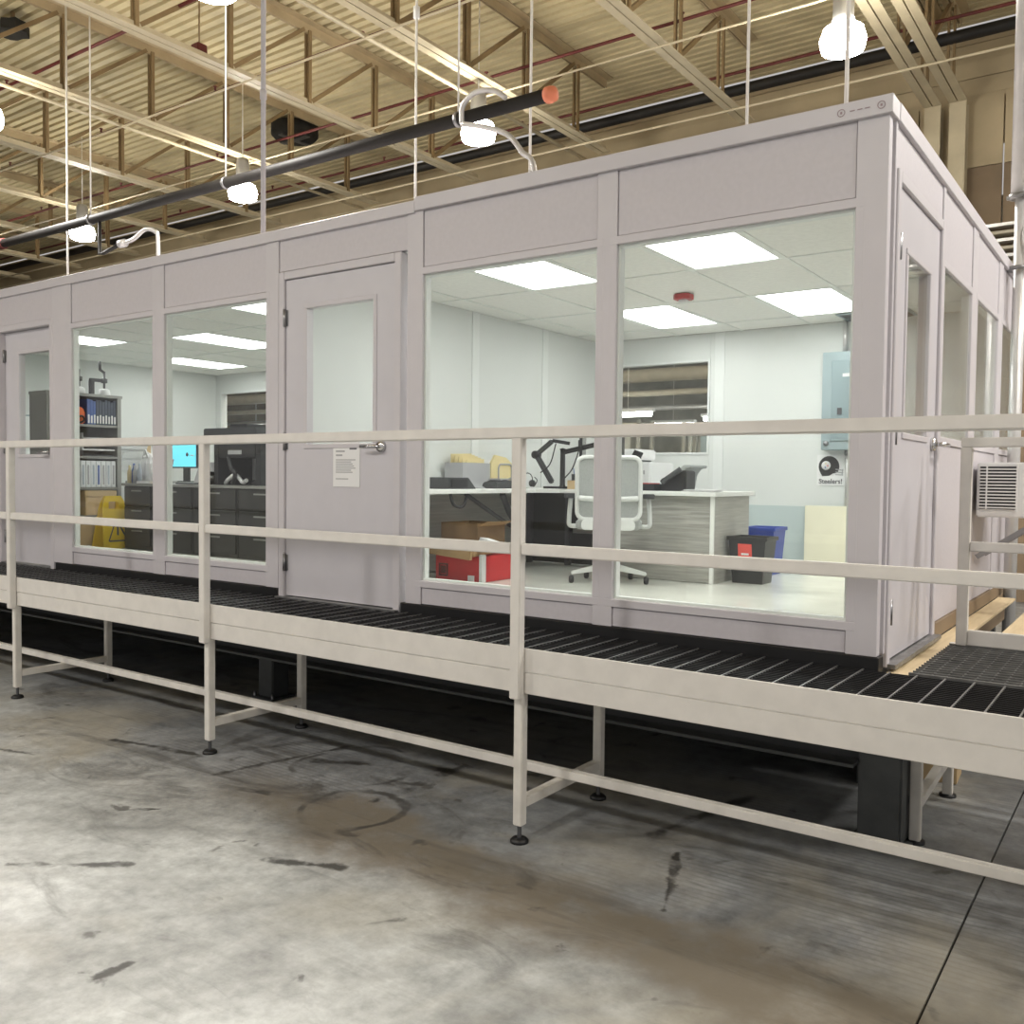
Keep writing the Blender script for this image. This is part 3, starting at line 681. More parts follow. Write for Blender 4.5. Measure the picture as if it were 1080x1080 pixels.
# side platform by the side door
sp = thing('side_platform', 'mesh grating platform outside the side door at right', 'platform', (.75, .4, .78))
gm = MB()
x = .16
while x < 1.75: gm.box(x, x+.007, .0, .83, .752, .784); x += .052
gm.build('bearing_bars', 'galv_mesh', sp, kind='stuff')
gm = MB(); yv = .01
while yv < .83: gm.box(.14, 1.76, yv, yv+.008, .765, .789); yv += .052
gm.build('cross_rods', 'galv_mesh', sp, kind='stuff')
MB().box(.13, 1.78, -.022, -.006, .70, .785).build('edge_angle', 'galv_mesh', sp)
MB().box(.13, 1.78, .84, .88, .66, .785).build('rear_channel', 'rail_paint', sp)
for (x, yv) in ((.12, .24), (.12, .97), (1.55, .24), (1.55, .97)):
    MB().box(x-.022, x+.022, yv-.022, yv+.022, .0, .70).build('leg', 'leg_paint', sp, .004)
    if yv < .5: MB().bar((x, .265, .17), (x, .945, .21), .04, .04).build('brace', 'leg_paint', sp)
    MB().lathe((x, yv, 0), [(0, .02), (.04, .012), (.04, 0)], 14).build('rubber_foot', 'rubber_base', sp)
MB().box(.13, 1.60, .22, .26, .70, .733).build('bearer', 'leg_paint', sp); MB().box(.13, 1.60, .95, .99, .70, .733).build('bearer', 'leg_paint', sp)
gt = thing('guard_gate', 'cream guard rail section standing at the end of the mesh platform', 'railing', (.8, .80, .79))
for x in (.19, 1.5): MB().box(x-.024, x+.024, .78, .825, .788, 1.722).build('post', 'rail_paint', gt, .004)
MB().box(.166, 1.524, .78, .825, 1.723, 1.768).build('top_rail', 'rail_paint', gt, .004)
MB().box(.215, 1.475, .785, .82, 1.235, 1.280).build('mid_rail', 'rail_paint', gt, .004)
MB().box(.215, 1.475, .788, .818, .790, .862).build('toe_plate', 'rail_paint', gt, .004)
ts = thing('plywood_ledge', 'narrow plywood strip along the foot of the side wall', 'board', (.08, 1.6, .75))
MB().box(.016, .125, -.02, 3.3, .735, .752).build('board', 'plywood', ts, .002, 1)
MB().box(.02, .06, .02, 3.3, .60, .735).build('ledger', 'tan_dark', ts)
ps = thing('plywood_stack', 'stack of plywood sheets on added timber support posts beyond the guard rail', 'plywood', (.75, 2.1, 0))
for k in range(3): MB().box(.24+.01*k, 1.5, 1.55+.012*k, 2.65, .690+.021*k, .709+.021*k).build('sheet', 'plywood' if k == 2 else 'cardboard_dark', ps, .002, 1)
for x in (.36, 1.4):
    for yv in (1.7, 2.5): MB().box(x-.045, x+.045, yv-.045, yv+.045, 0, .688).build('timber_post', 'tan_dark', ps)  # posts added as a support to hold the sheets up
jk = [('kraft', -.03, 1.28, .045, .06), ('manila', -.02, 1.30, .12, -.10), ('kraft', -.03, 1.27, .181, .14)]
for i, (m_, x, yv, z, r) in enumerate(jk):
    one('scrap_board', MB().obox((x, yv, z), .30, .22, .06 if i else .088, (0, .0, r)), m_, ['bottom', 'middle', 'top'][i] + ' one of the scrap boards piled under the side platform', 'board', 'scrap boards', .004)

# vertical conduit, wall air conditioner
cd = thing('riser_conduit', 'tall pale riser conduit standing beside the side wall', 'conduit', (.085, 3.4, 0))
MB().tube([(.065, 3.4, 3.55), (.065, 3.4, 7.6)], .062, 14).build('upper_pipe', 'conduit', cd)
MB().tube([(.075, 3.4, .0), (.075, 3.4, 3.56)], .042, 12).build('lower_pipe', 'conduit', cd)
MB().tube(curve([(.16, 3.38, 3.56), (.15, 3.38, 3.42), (.10, 3.36, 3.3), (.13, 3.36, 3.1)]), .014, 8).build('side_tube', 'conduit', cd)
for z in (3.56, 3.06):
    MB().lathe((.072, 3.4, z), [(.062, -.015), (.082, -.012), (.082, .012), (.062, .015)], 16).build('coupling', 'galv', cd)
    MB().box(-.02, .22, 3.385, 3.415, z-.012, z+.012).build('clamp_bar', 'galv', cd)
ac = thing('air_conditioner', 'white boxy air conditioner with a louvred side beyond the guard rail', 'air conditioner', (.2, 2.4, 1.34))
MB().box(.022, .50, 2.215, 2.75, 1.35, 1.68).build('casing', 'white_plastic', ac, .008)
MB().box(.04, .235, 2.208, 2.216, 1.40, 1.655).build('grille_recess', 'black_plastic', ac)
for k in range(13): MB().box(.04, .235, 2.196, 2.210, 1.405+.0192*k, 1.413+.0192*k).build('louvre', 'white_plastic', ac)
MB().box(.075, .083, 2.192, 2.199, 1.40, 1.655).build('grille_bar', 'white_plastic', ac)
MB().box(.235, .245, 2.196, 2.21, 1.385, 1.665).build('grille_edge', 'white_plastic', ac)
MB().bar((.02, 2.3, 1.10), (.35, 2.3, 1.33), .03).build('bracket', 'steel', ac); MB().bar((.02, 2.6, 1.10), (.35, 2.6, 1.33), .03).build('bracket', 'steel', ac)

# ---- services above the office
pp = thing('black_pipe', 'long black pipe with a red end cap hanging above the office', 'pipe', (-7, 2.06, 4.5))
MB().tube([(-14, 2.06, 4.5), (-3.02, 2.06, 4.5)], .052, 14).build('pipe', 'black_pipe', pp)
MB().lathe((-3.04, 2.06, 4.5), [(.053, 0), (.062, .01), (.064, .05), (.055, .085), (0, .10)], 16, 'X').build('end_cap', 'orange_cap', pp)
MB().lathe((-11.5, 2.06, 4.5), [(.053, 0), (.068, .005), (.068, .12), (.053, .125)], 16, 'X').build('coupling', 'red_pipe', pp)
for x in (-3.9, -6.9, -9.36):
    MB().tube([(x, 2.06, 4.55), (x, 2.06, 7.58)], .009, 6).build('hanger_rod', 'rod', pp)
    MB().lathe((x, 2.06, 4.5), [(.053, -.015), (.062, -.015), (.062, .015), (.053, .015)], 16, 'X').build('hanger_ring', 'steel', pp)
fx = thing('flexible_hose', 'arched flexible hose dropping from the black pipe to the office roof at left', 'hose', (-8.5, 2.06, 3.1))
MB().tube([(-9.18, 2.06, 4.45), (-9.18, 2.06, 4.08), (-9.1, 2.06, 4.08), (-8.75, 2.06, 4.14)], .022, 8).build('elbow_pipe', 'black_pipe', fx)
MB().lathe((-8.77, 2.06, 4.14), [(.0, 0), (.045, 0), (.045, .10), (0, .10)], 12, 'X').build('fitting', 'conduit', fx)
MB().tube(curve([(-8.68, 2.06, 4.14), (-8.5, 2.06, 4.16), (-8.3, 2.06, 4.23), (-8.12, 2.06, 4.19), (-8.05, 2.06, 4.05), (-8.05, 2.06, 3.10)]), .022, 8).build('hose', 'conduit', fx)
fx = thing('looped_conduit', 'looped pale conduit dropping beside the red pipe end', 'conduit', (-3.4, 2.0, 3.1))
MB().tube(curve([(-3.80, 1.98, 4.42), (-3.78, 1.97, 4.56), (-3.64, 1.96, 4.63), (-3.46, 1.96, 4.60), (-3.36, 1.98, 4.53)]), .022, 8).build('loop', 'conduit', fx)
MB().tube(curve([(-3.80, 1.98, 4.42), (-3.55, 1.98, 4.34), (-3.34, 1.98, 4.24), (-3.2, 1.98, 4.08), (-3.08, 1.98, 3.9), (-3.05, 1.98, 3.10)]), .022, 8).build('drop', 'conduit', fx)
rz = thing('white_riser', 'thick lilac white riser rising from the office roof through the roof space', 'conduit', (-4.02, .12, 3.1))
MB().tube([(-4.02, .14, 3.1), (-4.02, .14, 7.6)], .017, 12).build('pipe', 'wall_trim', rz)
MB().lathe((-4.02, .14, 4.08), [(.017, -.03), (.023, -.028), (.023, .028), (.017, .03)], 12).build('coupling', 'wall_trim', rz)
for x, yv, r, lab in ((-4.75, 2.5, .012, 'slim white hanger rod right of the lilac riser with a bright connector'), (-3.48, 2.5, .012, 'slim white hanger rod passing behind the black pipe near its red end'),
                   (-1.59, 2.5, .012, 'slim white hanger rod second from the office corner'), (-.89, 2.5, .015, 'slim white hanger rod nearest the office corner under the lamp'), (-10.65, 2.5, .013, 'slim white hanger rod farthest left behind the black pipe')):
    t = thing('hanger_rod', lab, 'rod', (x, yv, 3.1), 'hanger rods')
    MB().tube([(x, yv, 3.10), (x, yv, 7.6)], r, 8).build('rod', 'rod', t)
    if x == -4.75: MB().lathe((x, yv, 5.78), [(.014, -.06), (.03, -.05), (.03, .05), (.014, .06)], 10).build('connector', 'white_plastic', t)
    MB().lathe((x, yv, 3.10), [(0, .02), (.04, .02), (.04, 0)], 10).build('anchor', 'steel', t)

# ================================================================== RIGHT ROOM FURNITURE
ROOM = True
ZD = 1.462
# --- L desk along the partition with a return
dk = thing('corner_desk', 'white topped L shaped desk along the partition wall', 'desk', (-3.7, 2.2, ZF))
MB().prism([(-4.08, .95), (-3.45, .95), (-3.45, 2.60), (-3.30, 2.75), (-2.78, 2.75), (-2.78, 3.45), (-4.08, 3.45)], ZD-.035, ZD, 'Z').build('desktop', 'desk_white', dk, .003, 1)
for x, yv in ((-3.6, 1.15), (-3.98, 1.15), (-3.98, 3.3), (-3.55, 3.3), (-2.95, 3.3)): MB().box(x-.025, x+.025, yv-.025, yv+.025, ZF, ZD-.036).build('leg', 'dark_steel', dk, .004)
MB().tube(curve([(-3.62, 2.62, ZF), (-3.62, 2.60, 1.08), (-3.62, 2.45, 1.26), (-3.60, 2.32, 1.42)]), .026, 8).build('curved_brace', 'dark_plastic', dk)
MB().tube(curve([(-3.62, 1.85, 1.42), (-3.62, 2.2, 1.26), (-3.62, 2.58, 1.10)]), .018, 8).build('curved_brace', 'dark_plastic', dk)
MB().tube(curve([(-3.5, 1.50, 1.43), (-3.5, 1.55, 1.34), (-3.5, 1.66, 1.33), (-3.5, 1.72, 1.43)]), .012, 8).build('cable_loop', 'black_plastic', dk)
MB().box(-4.06, -4.03, 1.0, 3.4, ZF+.02, 1.40).build('modesty_panel', 'grey_wood_edge', dk)
MB().box(-4.03, -2.80, 3.40, 3.43, ZF+.005, 1.425).build('rear_panel', 'cab_dark', dk)
MB().box(-3.5, -2.85, 3.30, 3.33, 1.05, 1.10).build('cross_bar', 'shelf_side', dk)
# --- reception desk pedestal with grey woodgrain
rd = thing('reception_desk', 'grey woodgrain reception desk with a pale top beside the bins', 'desk', (-2.25, 3.0, ZF))
MB().box(-2.775, -1.90, 2.72, 2.745, ZF+.005, 1.425).build('front_panel', 'grey_wood', rd, .002, 1)
MB().box(-1.90, -1.875, 2.70, 3.45, ZF, 1.425).build('end_panel', 'grey_wood_edge', rd, .002, 1)
MB().box(-1.899, -1.868, 2.698, 2.716, ZF, 1.425).build('corner_edge', 'desk_white', rd)
MB().box(-2.775, -2.75, 2.746, 3.45, ZF, 1.425).build('end_panel', 'grey_wood_edge', rd)
MB().box(-2.775, -1.84, 2.66, 3.50, 1.426, ZD).build('desktop', 'desk_white', rd, .003, 1)
MB().box(-2.745, -1.905, 3.40, 3.44, ZF+.04, 1.42).build('drawer_front', 'grey_wood', rd)
# --- on the reception desk
tr = thing('document_tray', 'flat black tray with a red folder on the reception desk', 'tray', (-2.55, 2.85, ZD))
b_ = MB().box(-2.76, -2.40, 2.74, 3.02, ZD, ZD+.01)
for q in ((-2.76, -2.40, 2.74, 2.75), (-2.76, -2.40, 3.01, 3.02), (-2.76, -2.75, 2.75, 3.01), (-2.41, -2.40, 2.75, 3.01)): b_.box(*q, ZD+.0, ZD+.055)
b_.build('tray_body', 'black_plastic', tr)
MB().box(-2.73, -2.47, 2.78, 2.98, ZD+.045, ZD+.062).build('red_folder', 'red', tr)
ph = thing('telephone', 'black desk telephone with a slanted face on the reception desk', 'telephone', (-2.27, 2.9, ZD))
MB().prism([(-2.38, ZD), (-2.16, ZD), (-2.16, ZD+.16), (-2.20, ZD+.17), (-2.38, ZD+.04)], 2.82, 3.0).build('phone_body', 'black_plastic', ph, .006)
MB().tube(curve([(-2.36, 2.80, ZD+.07), (-2.28, 2.79, ZD+.12), (-2.20, 2.80, ZD+.175)]), [.022, .024, .026]+[.022]*13+[.026], 8).build('handset', 'dark_plastic', ph)
for r in range(3):
    for c in range(3): MB().obox((-2.31+.04*c, 2.90+.03*r, ZD+.093+.033*c), .022, .018, .008, (0, -.62, 0)).build('key', 'ink_grey', ph)
pst = thing('paper_sheets', 'loose white paper sheets on the reception desk top', 'papers', (-2.0, 2.8, ZD))
for k, (x, r) in enumerate(((-2.01, .1), (-1.98, -.14), (-1.99, .05))): MB().obox((x, 2.80, ZD+.004+.005*k), .28, .20, .003, (0, 0, r)).build('sheet', 'paper', pst)
# --- visitor chair behind the desk
vc = thing('visitor_chair', 'grey chair seen side-on behind the reception desk', 'chair', (-2.85, 3.85, ZF))
MB().box(-3.02, -2.62, 3.62, 4.02, 1.17, 1.22).build('seat', 'chair_mesh', vc, .015)
MB().prism([(-2.68, 1.24), (-2.64, 1.24), (-2.585, 1.60), (-2.54, 1.655), (-2.49, 1.66), (-2.49, 1.685), (-2.565, 1.685), (-2.625, 1.62)], 3.64, 4.0).build('backrest', 'chair_mesh', vc, .006)
for sx in (-2.99, -2.65):
    for sy in (3.65, 3.99): MB().box(sx-.014, sx+.014, sy-.014, sy+.014, ZF, 1.17).build('leg', 'steel', vc)
MB().box(-2.66, -2.64, 3.78, 3.86, 1.17, 1.26).build('back_bracket', 'steel', vc)
# --- printer at the back, on a small cabinet
cb = thing('printer_cabinet', 'low white cabinet carrying the printer at the back wall', 'cabinet', (-3.35, 4.35, ZF))
MB().box(-3.72, -3.02, 4.05, 4.70, ZF, 1.445).build('cabinet_body', 'white_plastic', cb, .004, 1)
d_ = MB().box(-3.70, -3.38, 4.035, 4.049, ZF+.05, 1.42).build('cabinet_door', 'white_plastic', cb); MB().box(-3.41, -3.40, 4.02, 4.034, 1.1, 1.2).build('door_handle', 'steel', d_)
d_ = MB().box(-3.36, -3.04, 4.035, 4.049, ZF+.05, 1.42).build('cabinet_door', 'white_plastic', cb); MB().box(-3.34, -3.33, 4.02, 4.034, 1.1, 1.2).build('door_handle', 'steel', d_)
pr_ = thing('office_printer', 'white multifunction printer with a tilted black display below the back window', 'printer', (-3.35, 4.3, 1.446))
MB().box(-3.62, -3.11, 4.08, 4.60, 1.446, 1.72).build('printer_body', 'white_plastic', pr_, .012)
MB().box(-3.64, -3.30, 4.12, 4.58, 1.745, 1.85).build('scanner_lid', 'white_plastic', pr_, .012)
MB().box(-3.60, -3.34, 4.15, 4.55, 1.72, 1.746).build('scanner_neck', 'dark_plastic', pr_)
MB().obox((-3.27, 4.10, 1.78), .10, .02, .10, (-.4, .3, 0)).build('display', 'screen_black', pr_, .004, 1)
MB().box(-3.29, -3.24, 4.10, 4.14, 1.715, 1.76).build('display_arm', 'dark_plastic', pr_)
MB().box(-3.20, -3.17, 4.074, 4.081, 1.60, 1.64).build('button', 'ink_grey', pr_)
# --- swivel chair
ch = thing('swivel_chair', 'white framed mesh swivel chair turned to the corner desk', 'chair', (-2.56, 2.30, ZF))
cx, cy = -2.56, 2.30
for k in range(5):
    a = math.radians(72*k+200); dx, dy = math.cos(a), math.sin(a)
    lg = MB().hexa([(cx+dx*.03-dy*.02, cy+dy*.03+dx*.02, ZF+.10), (cx+dx*.03+dy*.02, cy+dy*.03-dx*.02, ZF+.10), (cx+dx*.30+dy*.014, cy+dy*.30-dx*.014, ZF+.065), (cx+dx*.30-dy*.014, cy+dy*.30+dx*.014, ZF+.065)],
                  [(cx+dx*.03-dy*.02, cy+dy*.03+dx*.02, ZF+.155), (cx+dx*.03+dy*.02, cy+dy*.03-dx*.02, ZF+.155), (cx+dx*.30+dy*.014, cy+dy*.30-dx*.014, ZF+.092), (cx+dx*.30-dy*.014, cy+dy*.30+dx*.014, ZF+.092)]).build('base_spoke', 'chair_white', ch, .005)
    MB().lathe((cx+dx*.30-.02, cy+dy*.30, ZF+.030), [(0, 0), (.022, .002), (.030, .012), (.030, .03), (.022, .04), (0, .042)], 12, 'X').build('caster', 'black_plastic', lg)
MB().lathe((cx, cy, ZF+.10), [(.045, 0), (.045, .07), (.026, .08), (.026, .30), (.05, .32), (.05, .33)], 14).build('gas_lift', 'dark_plastic', ch)
st = [(cx-.25+.5*u, v) for u, v in ()]
MB().prism(rounded(cx-.25, cx+.25, cy-.23, cy+.25, .08), ZF+.42, ZF+.49, 'Z').build('seat', 'chair_mesh', ch, .018)
ch.rotation_euler.z = 0.48      # the back is turned towards the window
# back: rounded frame with mesh panel, leaning slightly, on the camera side of the seat
def yb(z): return cy-.25-.10*(z-(ZF+.5))**2 - .04*(z-(ZF+.5))
fr = []
for px_, pz_ in rounded(cx-.235, cx+.235, ZF+.50, ZF+.965, .06): fr.append((px_*1.0, yb(pz_), pz_))
fr.append(fr[0]); fr.append(fr[1])
MB().tube(fr, .017, 8, False).build('back_frame', 'chair_white', ch)
mp = MB(); nn = 8
zz = [ZF+.515+k*.435/nn for k in range(nn+1)]
for k in range(nn):
    mp.hexa([(cx-.222, yb(zz[k]), zz[k]), (cx+.222, yb(zz[k]), zz[k]), (cx+.222, yb(zz[k])+.006, zz[k]), (cx-.222, yb(zz[k])+.006, zz[k])], [(cx-.222, yb(zz[k+1]), zz[k+1]), (cx+.222, yb(zz[k+1]), zz[k+1]), (cx+.222, yb(zz[k+1])+.006, zz[k+1]), (cx-.222, yb(zz[k+1])+.006, zz[k+1])])
mp.build('back_mesh', 'chair_mesh', ch)
MB().tube(curve([(cx-.22, cy-.285, ZF+.66), (cx-.1, cy-.30, ZF+.655), (cx+.1, cy-.30, ZF+.655), (cx+.22, cy-.285, ZF+.66)]), .02, 8).build('lumbar_bar', 'chair_white', ch)
MB().prism(rounded(cx-.20, cx+.20, ZF+.42, ZF+.50, .03), cy-.29, cy-.24).build('back_bracket', 'chair_white', ch, .006)
for sx in (-1, 1):
    ax = cx+sx*.30
    MB().tube(curve([(cx+sx*.22, cy, ZF+.44), (ax, cy-.02, ZF+.44), (ax+sx*.01, cy-.02, ZF+.50), (ax, cy, ZF+.66)]), .018, 8).build('arm_post', 'chair_white', ch)
    MB().prism(rounded(ax-.045, ax+.045, cy-.14, cy+.13, .03), ZF+.655, ZF+.69, 'Z').build('armrest', 'dark_plastic', ch, .008)
# --- monitor arms and monitors
ma = thing('twin_display_stand', 'black twin jointed monitor arm clamped on the corner desk', 'monitor arm', (-3.45, 2.95, ZD))
MB().box(-3.56, -3.34, 2.88, 3.02, ZD, ZD+.02).build('base_plate', 'black_plastic', ma, .004)
MB().lathe((-3.40, 2.95, ZD+.02), [(.03, 0), (.024, .01), (.022, .32), (.03, .33), (0, .34)], 14).build('pole', 'black_plastic', ma)
MB().bar((-3.50, 2.94, ZD+.05), (-3.66, 2.92, ZD+.30), .05, .045).build('lower_arm', 'dark_plastic', ma, .01)
MB().lathe((-3.66, 2.89, ZD+.30), [(0, 0), (.036, 0), (.036, .06), (0, .06)], 14, 'Y').build('elbow_joint', 'black_plastic', ma)
MB().bar((-3.66, 2.92, ZD+.30), (-3.50, 2.94, ZD+.425), .045, .04).build('upper_arm', 'dark_plastic', ma, .01)
MB().bar((-3.50, 2.94, ZD+.425), (-3.36, 3.0, ZD+.40), .035, .03).build('head_link', 'black_plastic', ma)
MB().bar((-3.40, 2.95, ZD+.32), (-3.02, 2.99, ZD+.40), .045, .04).build('upper_arm', 'black_plastic', ma, .01)
MB().tube(curve([(-3.38, 2.93, ZD+.08), (-3.28, 2.92, ZD+.18), (-3.2, 2.92, ZD+.38)]), .006, 6).build('cable', 'black_plastic', ma)
MB().tube(curve([(-3.60, 2.9, ZD+.14), (-3.50, 2.9, ZD+.22), (-3.46, 2.93, ZD+.40)]), .006, 6).build('cable', 'black_plastic', ma)
for nm, (x, yv, rz_), lab in (('monitor', (-3.30, 3.12, 2.02), 'edge-on black monitor on the left monitor arm'), ('monitor', (-2.955, 3.04, 1.55), 'black monitor behind the swivel chair headrest')):
    mo = thing('monitor', lab, 'monitor', (x, yv, 1.72), 'monitors on the twin arm')
    MB().obox((x, yv, 1.845), .40, .02, .27, (0, 0, rz_)).build('casing', 'black_plastic', mo, .004)
    MB().obox((x+.013*math.sin(rz_), yv-.013*math.cos(rz_), 1.848), .38, .004, .245, (0, 0, rz_)).build('screen', 'screen_black', mo)
    MB().obox((x-.02*math.sin(rz_), yv+.02*math.cos(rz_), 1.85), .09, .03, .09, (0, 0, rz_)).build('mount_plate', 'dark_plastic', mo)
hs = thing('headset', 'thin black headset lying on the corner desk by the arm', 'headset', (-3.70, 2.84, ZD))
MB().tube([(-3.70+.055*math.cos(t*math.pi/12), 2.84, ZD+.075+.06*math.sin(t*math.pi/12)) for t in range(-2, 15)], .005, 6).build('headband', 'dark_plastic', hs)
for sx in (-1, 1): MB().lathe((-3.70+sx*.052, 2.84-.012, ZD+.045), [(0, 0), (.03, 0), (.032, .012), (.03, .024), (0, .024)], 12, 'Y').build('ear_cup', 'dark_plastic', hs)
MB().tube(curve([(-3.65, 2.84, ZD+.02), (-3.60, 2.80, ZD+.02), (-3.57, 2.8, ZD+.07), (-3.61, 2.82, ZD+.10)]), .004, 6).build('microphone', 'black_plastic', hs)
wc = thing('wooden_pen_box', 'small tan wooden box standing by the monitor arm', 'box', (-3.20, 2.83, ZD))
for q in ((-3.25, -3.15, 2.79, 2.80), (-3.25, -3.15, 2.87, 2.88), (-3.25, -3.24, 2.80, 2.87), (-3.16, -3.15, 2.80, 2.87)): MB().box(*q, ZD, ZD+.075).build('side', 'kraft', wc)
pc = thing('pen_cup', 'dark mesh pen cup behind the tan wooden box', 'pen cup', (-3.27, 2.98, ZD))
MB().lathe((-3.27, 2.98, ZD), [(0, .002), (.045, .002), (.048, .13), (.044, .13), (.040, .01)], 14).build('cup', 'dark_plastic', pc)
for k in range(4): MB().tube([(-3.28+.012*k, 2.98, ZD+.02), (-3.30+.025*k, 2.97+.008*k, ZD+.18+.01*k)], .004, 6).build('pen', ('binder_blue', 'ink', 'red', 'ink')[k], pc)
# --- things on the left leg of the desk
sc = thing('label_printer', 'dark wedge shaped scanner at the left end of the white desk', 'scanner', (-3.75, 1.9, ZD))
MB().prism([(1.55, ZD), (1.90, ZD), (1.80, ZD+.09), (1.55, ZD+.09)], -3.83, -3.55, 'X').build('scanner_body', 'dark_plastic', sc, .006)
MB().obox((-3.545, 1.67, ZD+.045), .008, .20, .06).build('front_plate', 'black_plastic', sc)
MB().hexa([(-3.82, 1.88, ZD+.012), (-3.56, 1.88, ZD+.012), (-3.56, 2.02, ZD+.004), (-3.82, 2.02, ZD+.004)], [(-3.82, 1.79, ZD+.082), (-3.56, 1.79, ZD+.082), (-3.56, 2.03, ZD+.008), (-3.82, 2.03, ZD+.008)]).build('paper_chute', 'ink_grey', sc)
fs = thing('file_sorter', 'grey file sorter box on the white desk against the partition', 'file sorter', (-3.95, 2.3, ZD))
for q in ((-4.05, -3.85, 2.10, 2.11), (-4.05, -3.85, 2.47, 2.48), (-4.05, -4.04, 2.11, 2.47), (-3.86, -3.85, 2.11, 2.47)): MB().box(*q, ZD, ZD+.215).build('side', 'panel_grey' if False else 'ink_grey', fs)
for k in range(5):
    one('file_folder', MB().hexa([(-4.03+.034*k, 2.14, ZD+.004), (-4.022+.034*k, 2.14, ZD+.004), (-4.022+.034*k, 2.45, ZD+.004), (-4.03+.034*k, 2.45, ZD+.004)],
        [(-4.03+.034*k, 2.16+.01*k, ZD+.29-.012*k), (-4.022+.034*k, 2.16+.01*k, ZD+.29-.012*k), (-4.022+.034*k, 2.44, ZD+.30-.012*k), (-4.03+.034*k, 2.44, ZD+.30-.012*k)]), 'manila',
        'yellow manila folder in the grey sorter, ' + ['nearest the partition', 'second from the partition', 'middle one of the five', 'second from the room side', 'nearest the room'][k], 'folder', 'folders in the sorter')
ct = thing('file_caddy', 'white plastic caddy with a handle hole holding yellow folders', 'caddy', (-3.95, 2.66, ZD))
cpts = rounded(2.52, 2.80, ZD, ZD+.25, .03)
MB().prism(cpts, -4.05, -4.03, 'X').build('side_wall', 'white_plastic', ct); MB().prism([(2.50, ZD), (2.84, ZD), (2.84, ZD+.20), (2.72, ZD+.27), (2.56, ZD+.29), (2.50, ZD+.22)], -3.87, -3.85, 'X').build('side_wall', 'manila', ct)
MB().tube([(-3.845, p, z) for p, z in rounded(2.60, 2.80, ZD+.05, ZD+.21, .04)] + [(-3.845, 2.80, ZD+.09)], .008, 6).build('handle_rim', 'ink_grey', ct)
MB().box(-4.03, -3.87, 2.52, 2.80, ZD, ZD+.02).build('floor_plate', 'white_plastic', ct)
kb = thing('desk_organiser', 'low dark grey device lying before the white caddy', 'device', (-3.68, 2.45, ZD))
MB().prism([(2.22, ZD), (2.62, ZD), (2.62, ZD+.03), (2.52, ZD+.06), (2.36, ZD+.075), (2.24, ZD+.05)], -3.75, -3.60, 'X').build('device_body', 'dark_plastic', kb, .008)
MB().box(-3.74, -3.61, 2.30, 2.44, ZD+.07, ZD+.085).build('device_lid', 'ink_grey', kb, .004)
# --- boxes on the floor
rb = thing('red_box', 'red carton with a white strap on the floor by the window', 'box', (-3.45, 1.8, ZF))
MB().box(-3.74, -3.28, 1.62, 2.12, ZF, .948).build('carton', 'red', rb, .006)
MB().box(-3.30, -3.268, 1.608, 1.66, ZF+.001, .965).build('strap', 'white_plastic', rb, .003, 1)
MB().box(-3.41, -3.35, 1.612, 1.619, ZF+.006, ZF+.05).build('label_patch', 'paper', rb)
ringbox(MB(), -3.70, -3.61, ZF+.03, ZF+.13, .012, 1.613, 1.619).build('printed_frame', 'maroon', rb)
MB().box(-3.68, -3.63, 1.614, 1.619, ZF+.05, ZF+.11).build('printed_mark', 'maroon', rb)
fb = thing('cardboard_flap_box', 'flattened tan cardboard carton lying on the red box', 'box', (-3.5, 1.8, .95))
MB().hexa([(-3.78, 1.57, .949), (-3.32, 1.57, .949), (-3.32, 1.9, .967), (-3.78, 1.9, .967)], [(-3.78, 1.57, 1.01), (-3.32, 1.57, 1.0), (-3.32, 1.9, 1.02), (-3.78, 1.9, 1.02)]).build('carton', 'cardboard', fb, .003, 1)
MB().hexa([(-3.78, 1.555, .955), (-3.33, 1.53, .925), (-3.33, 1.56, .925), (-3.78, 1.57, .955)], [(-3.78, 1.565, 1.0), (-3.33, 1.55, 1.0), (-3.33, 1.57, 1.0), (-3.78, 1.575, 1.0)]).build('flap', 'cardboard', fb)
ob = thing('open_cardboard_box', 'open brown cardboard box stacked above the red box', 'box', (-3.5, 1.82, 1.02))
for q in ((-3.70, -3.34, 1.64, 1.646), (-3.70, -3.34, 1.994, 2.0), (-3.70, -3.694, 1.646, 1.994), (-3.346, -3.34, 1.646, 1.994)): MB().box(*q, 1.022, 1.20).build('side', 'cardboard_dark', ob)
MB().box(-3.694, -3.346, 1.646, 1.994, 1.022, 1.03).build('bottom', 'cardboard_dark', ob)
MB().hexa([(-3.338, 1.646, 1.18), (-3.332, 1.646, 1.18), (-3.332, 1.99, 1.18), (-3.338, 1.99, 1.18)], [(-3.26, 1.646, 1.215), (-3.254, 1.646, 1.215), (-3.254, 1.99, 1.215), (-3.26, 1.99, 1.215)]).build('flap', 'cardboard', ob)
one('crumpled_paper', MB().hexa([(-3.32, 1.60, 1.022), (-3.12, 1.60, 1.022), (-3.12, 1.72, 1.022), (-3.32, 1.72, 1.022)], [(-3.29, 1.61, 1.10), (-3.17, 1.61, 1.07), (-3.14, 1.70, 1.06), (-3.29, 1.71, 1.09)]), 'paper', 'folded white paper lying on the carton by the box', 'paper')
MB_w = None
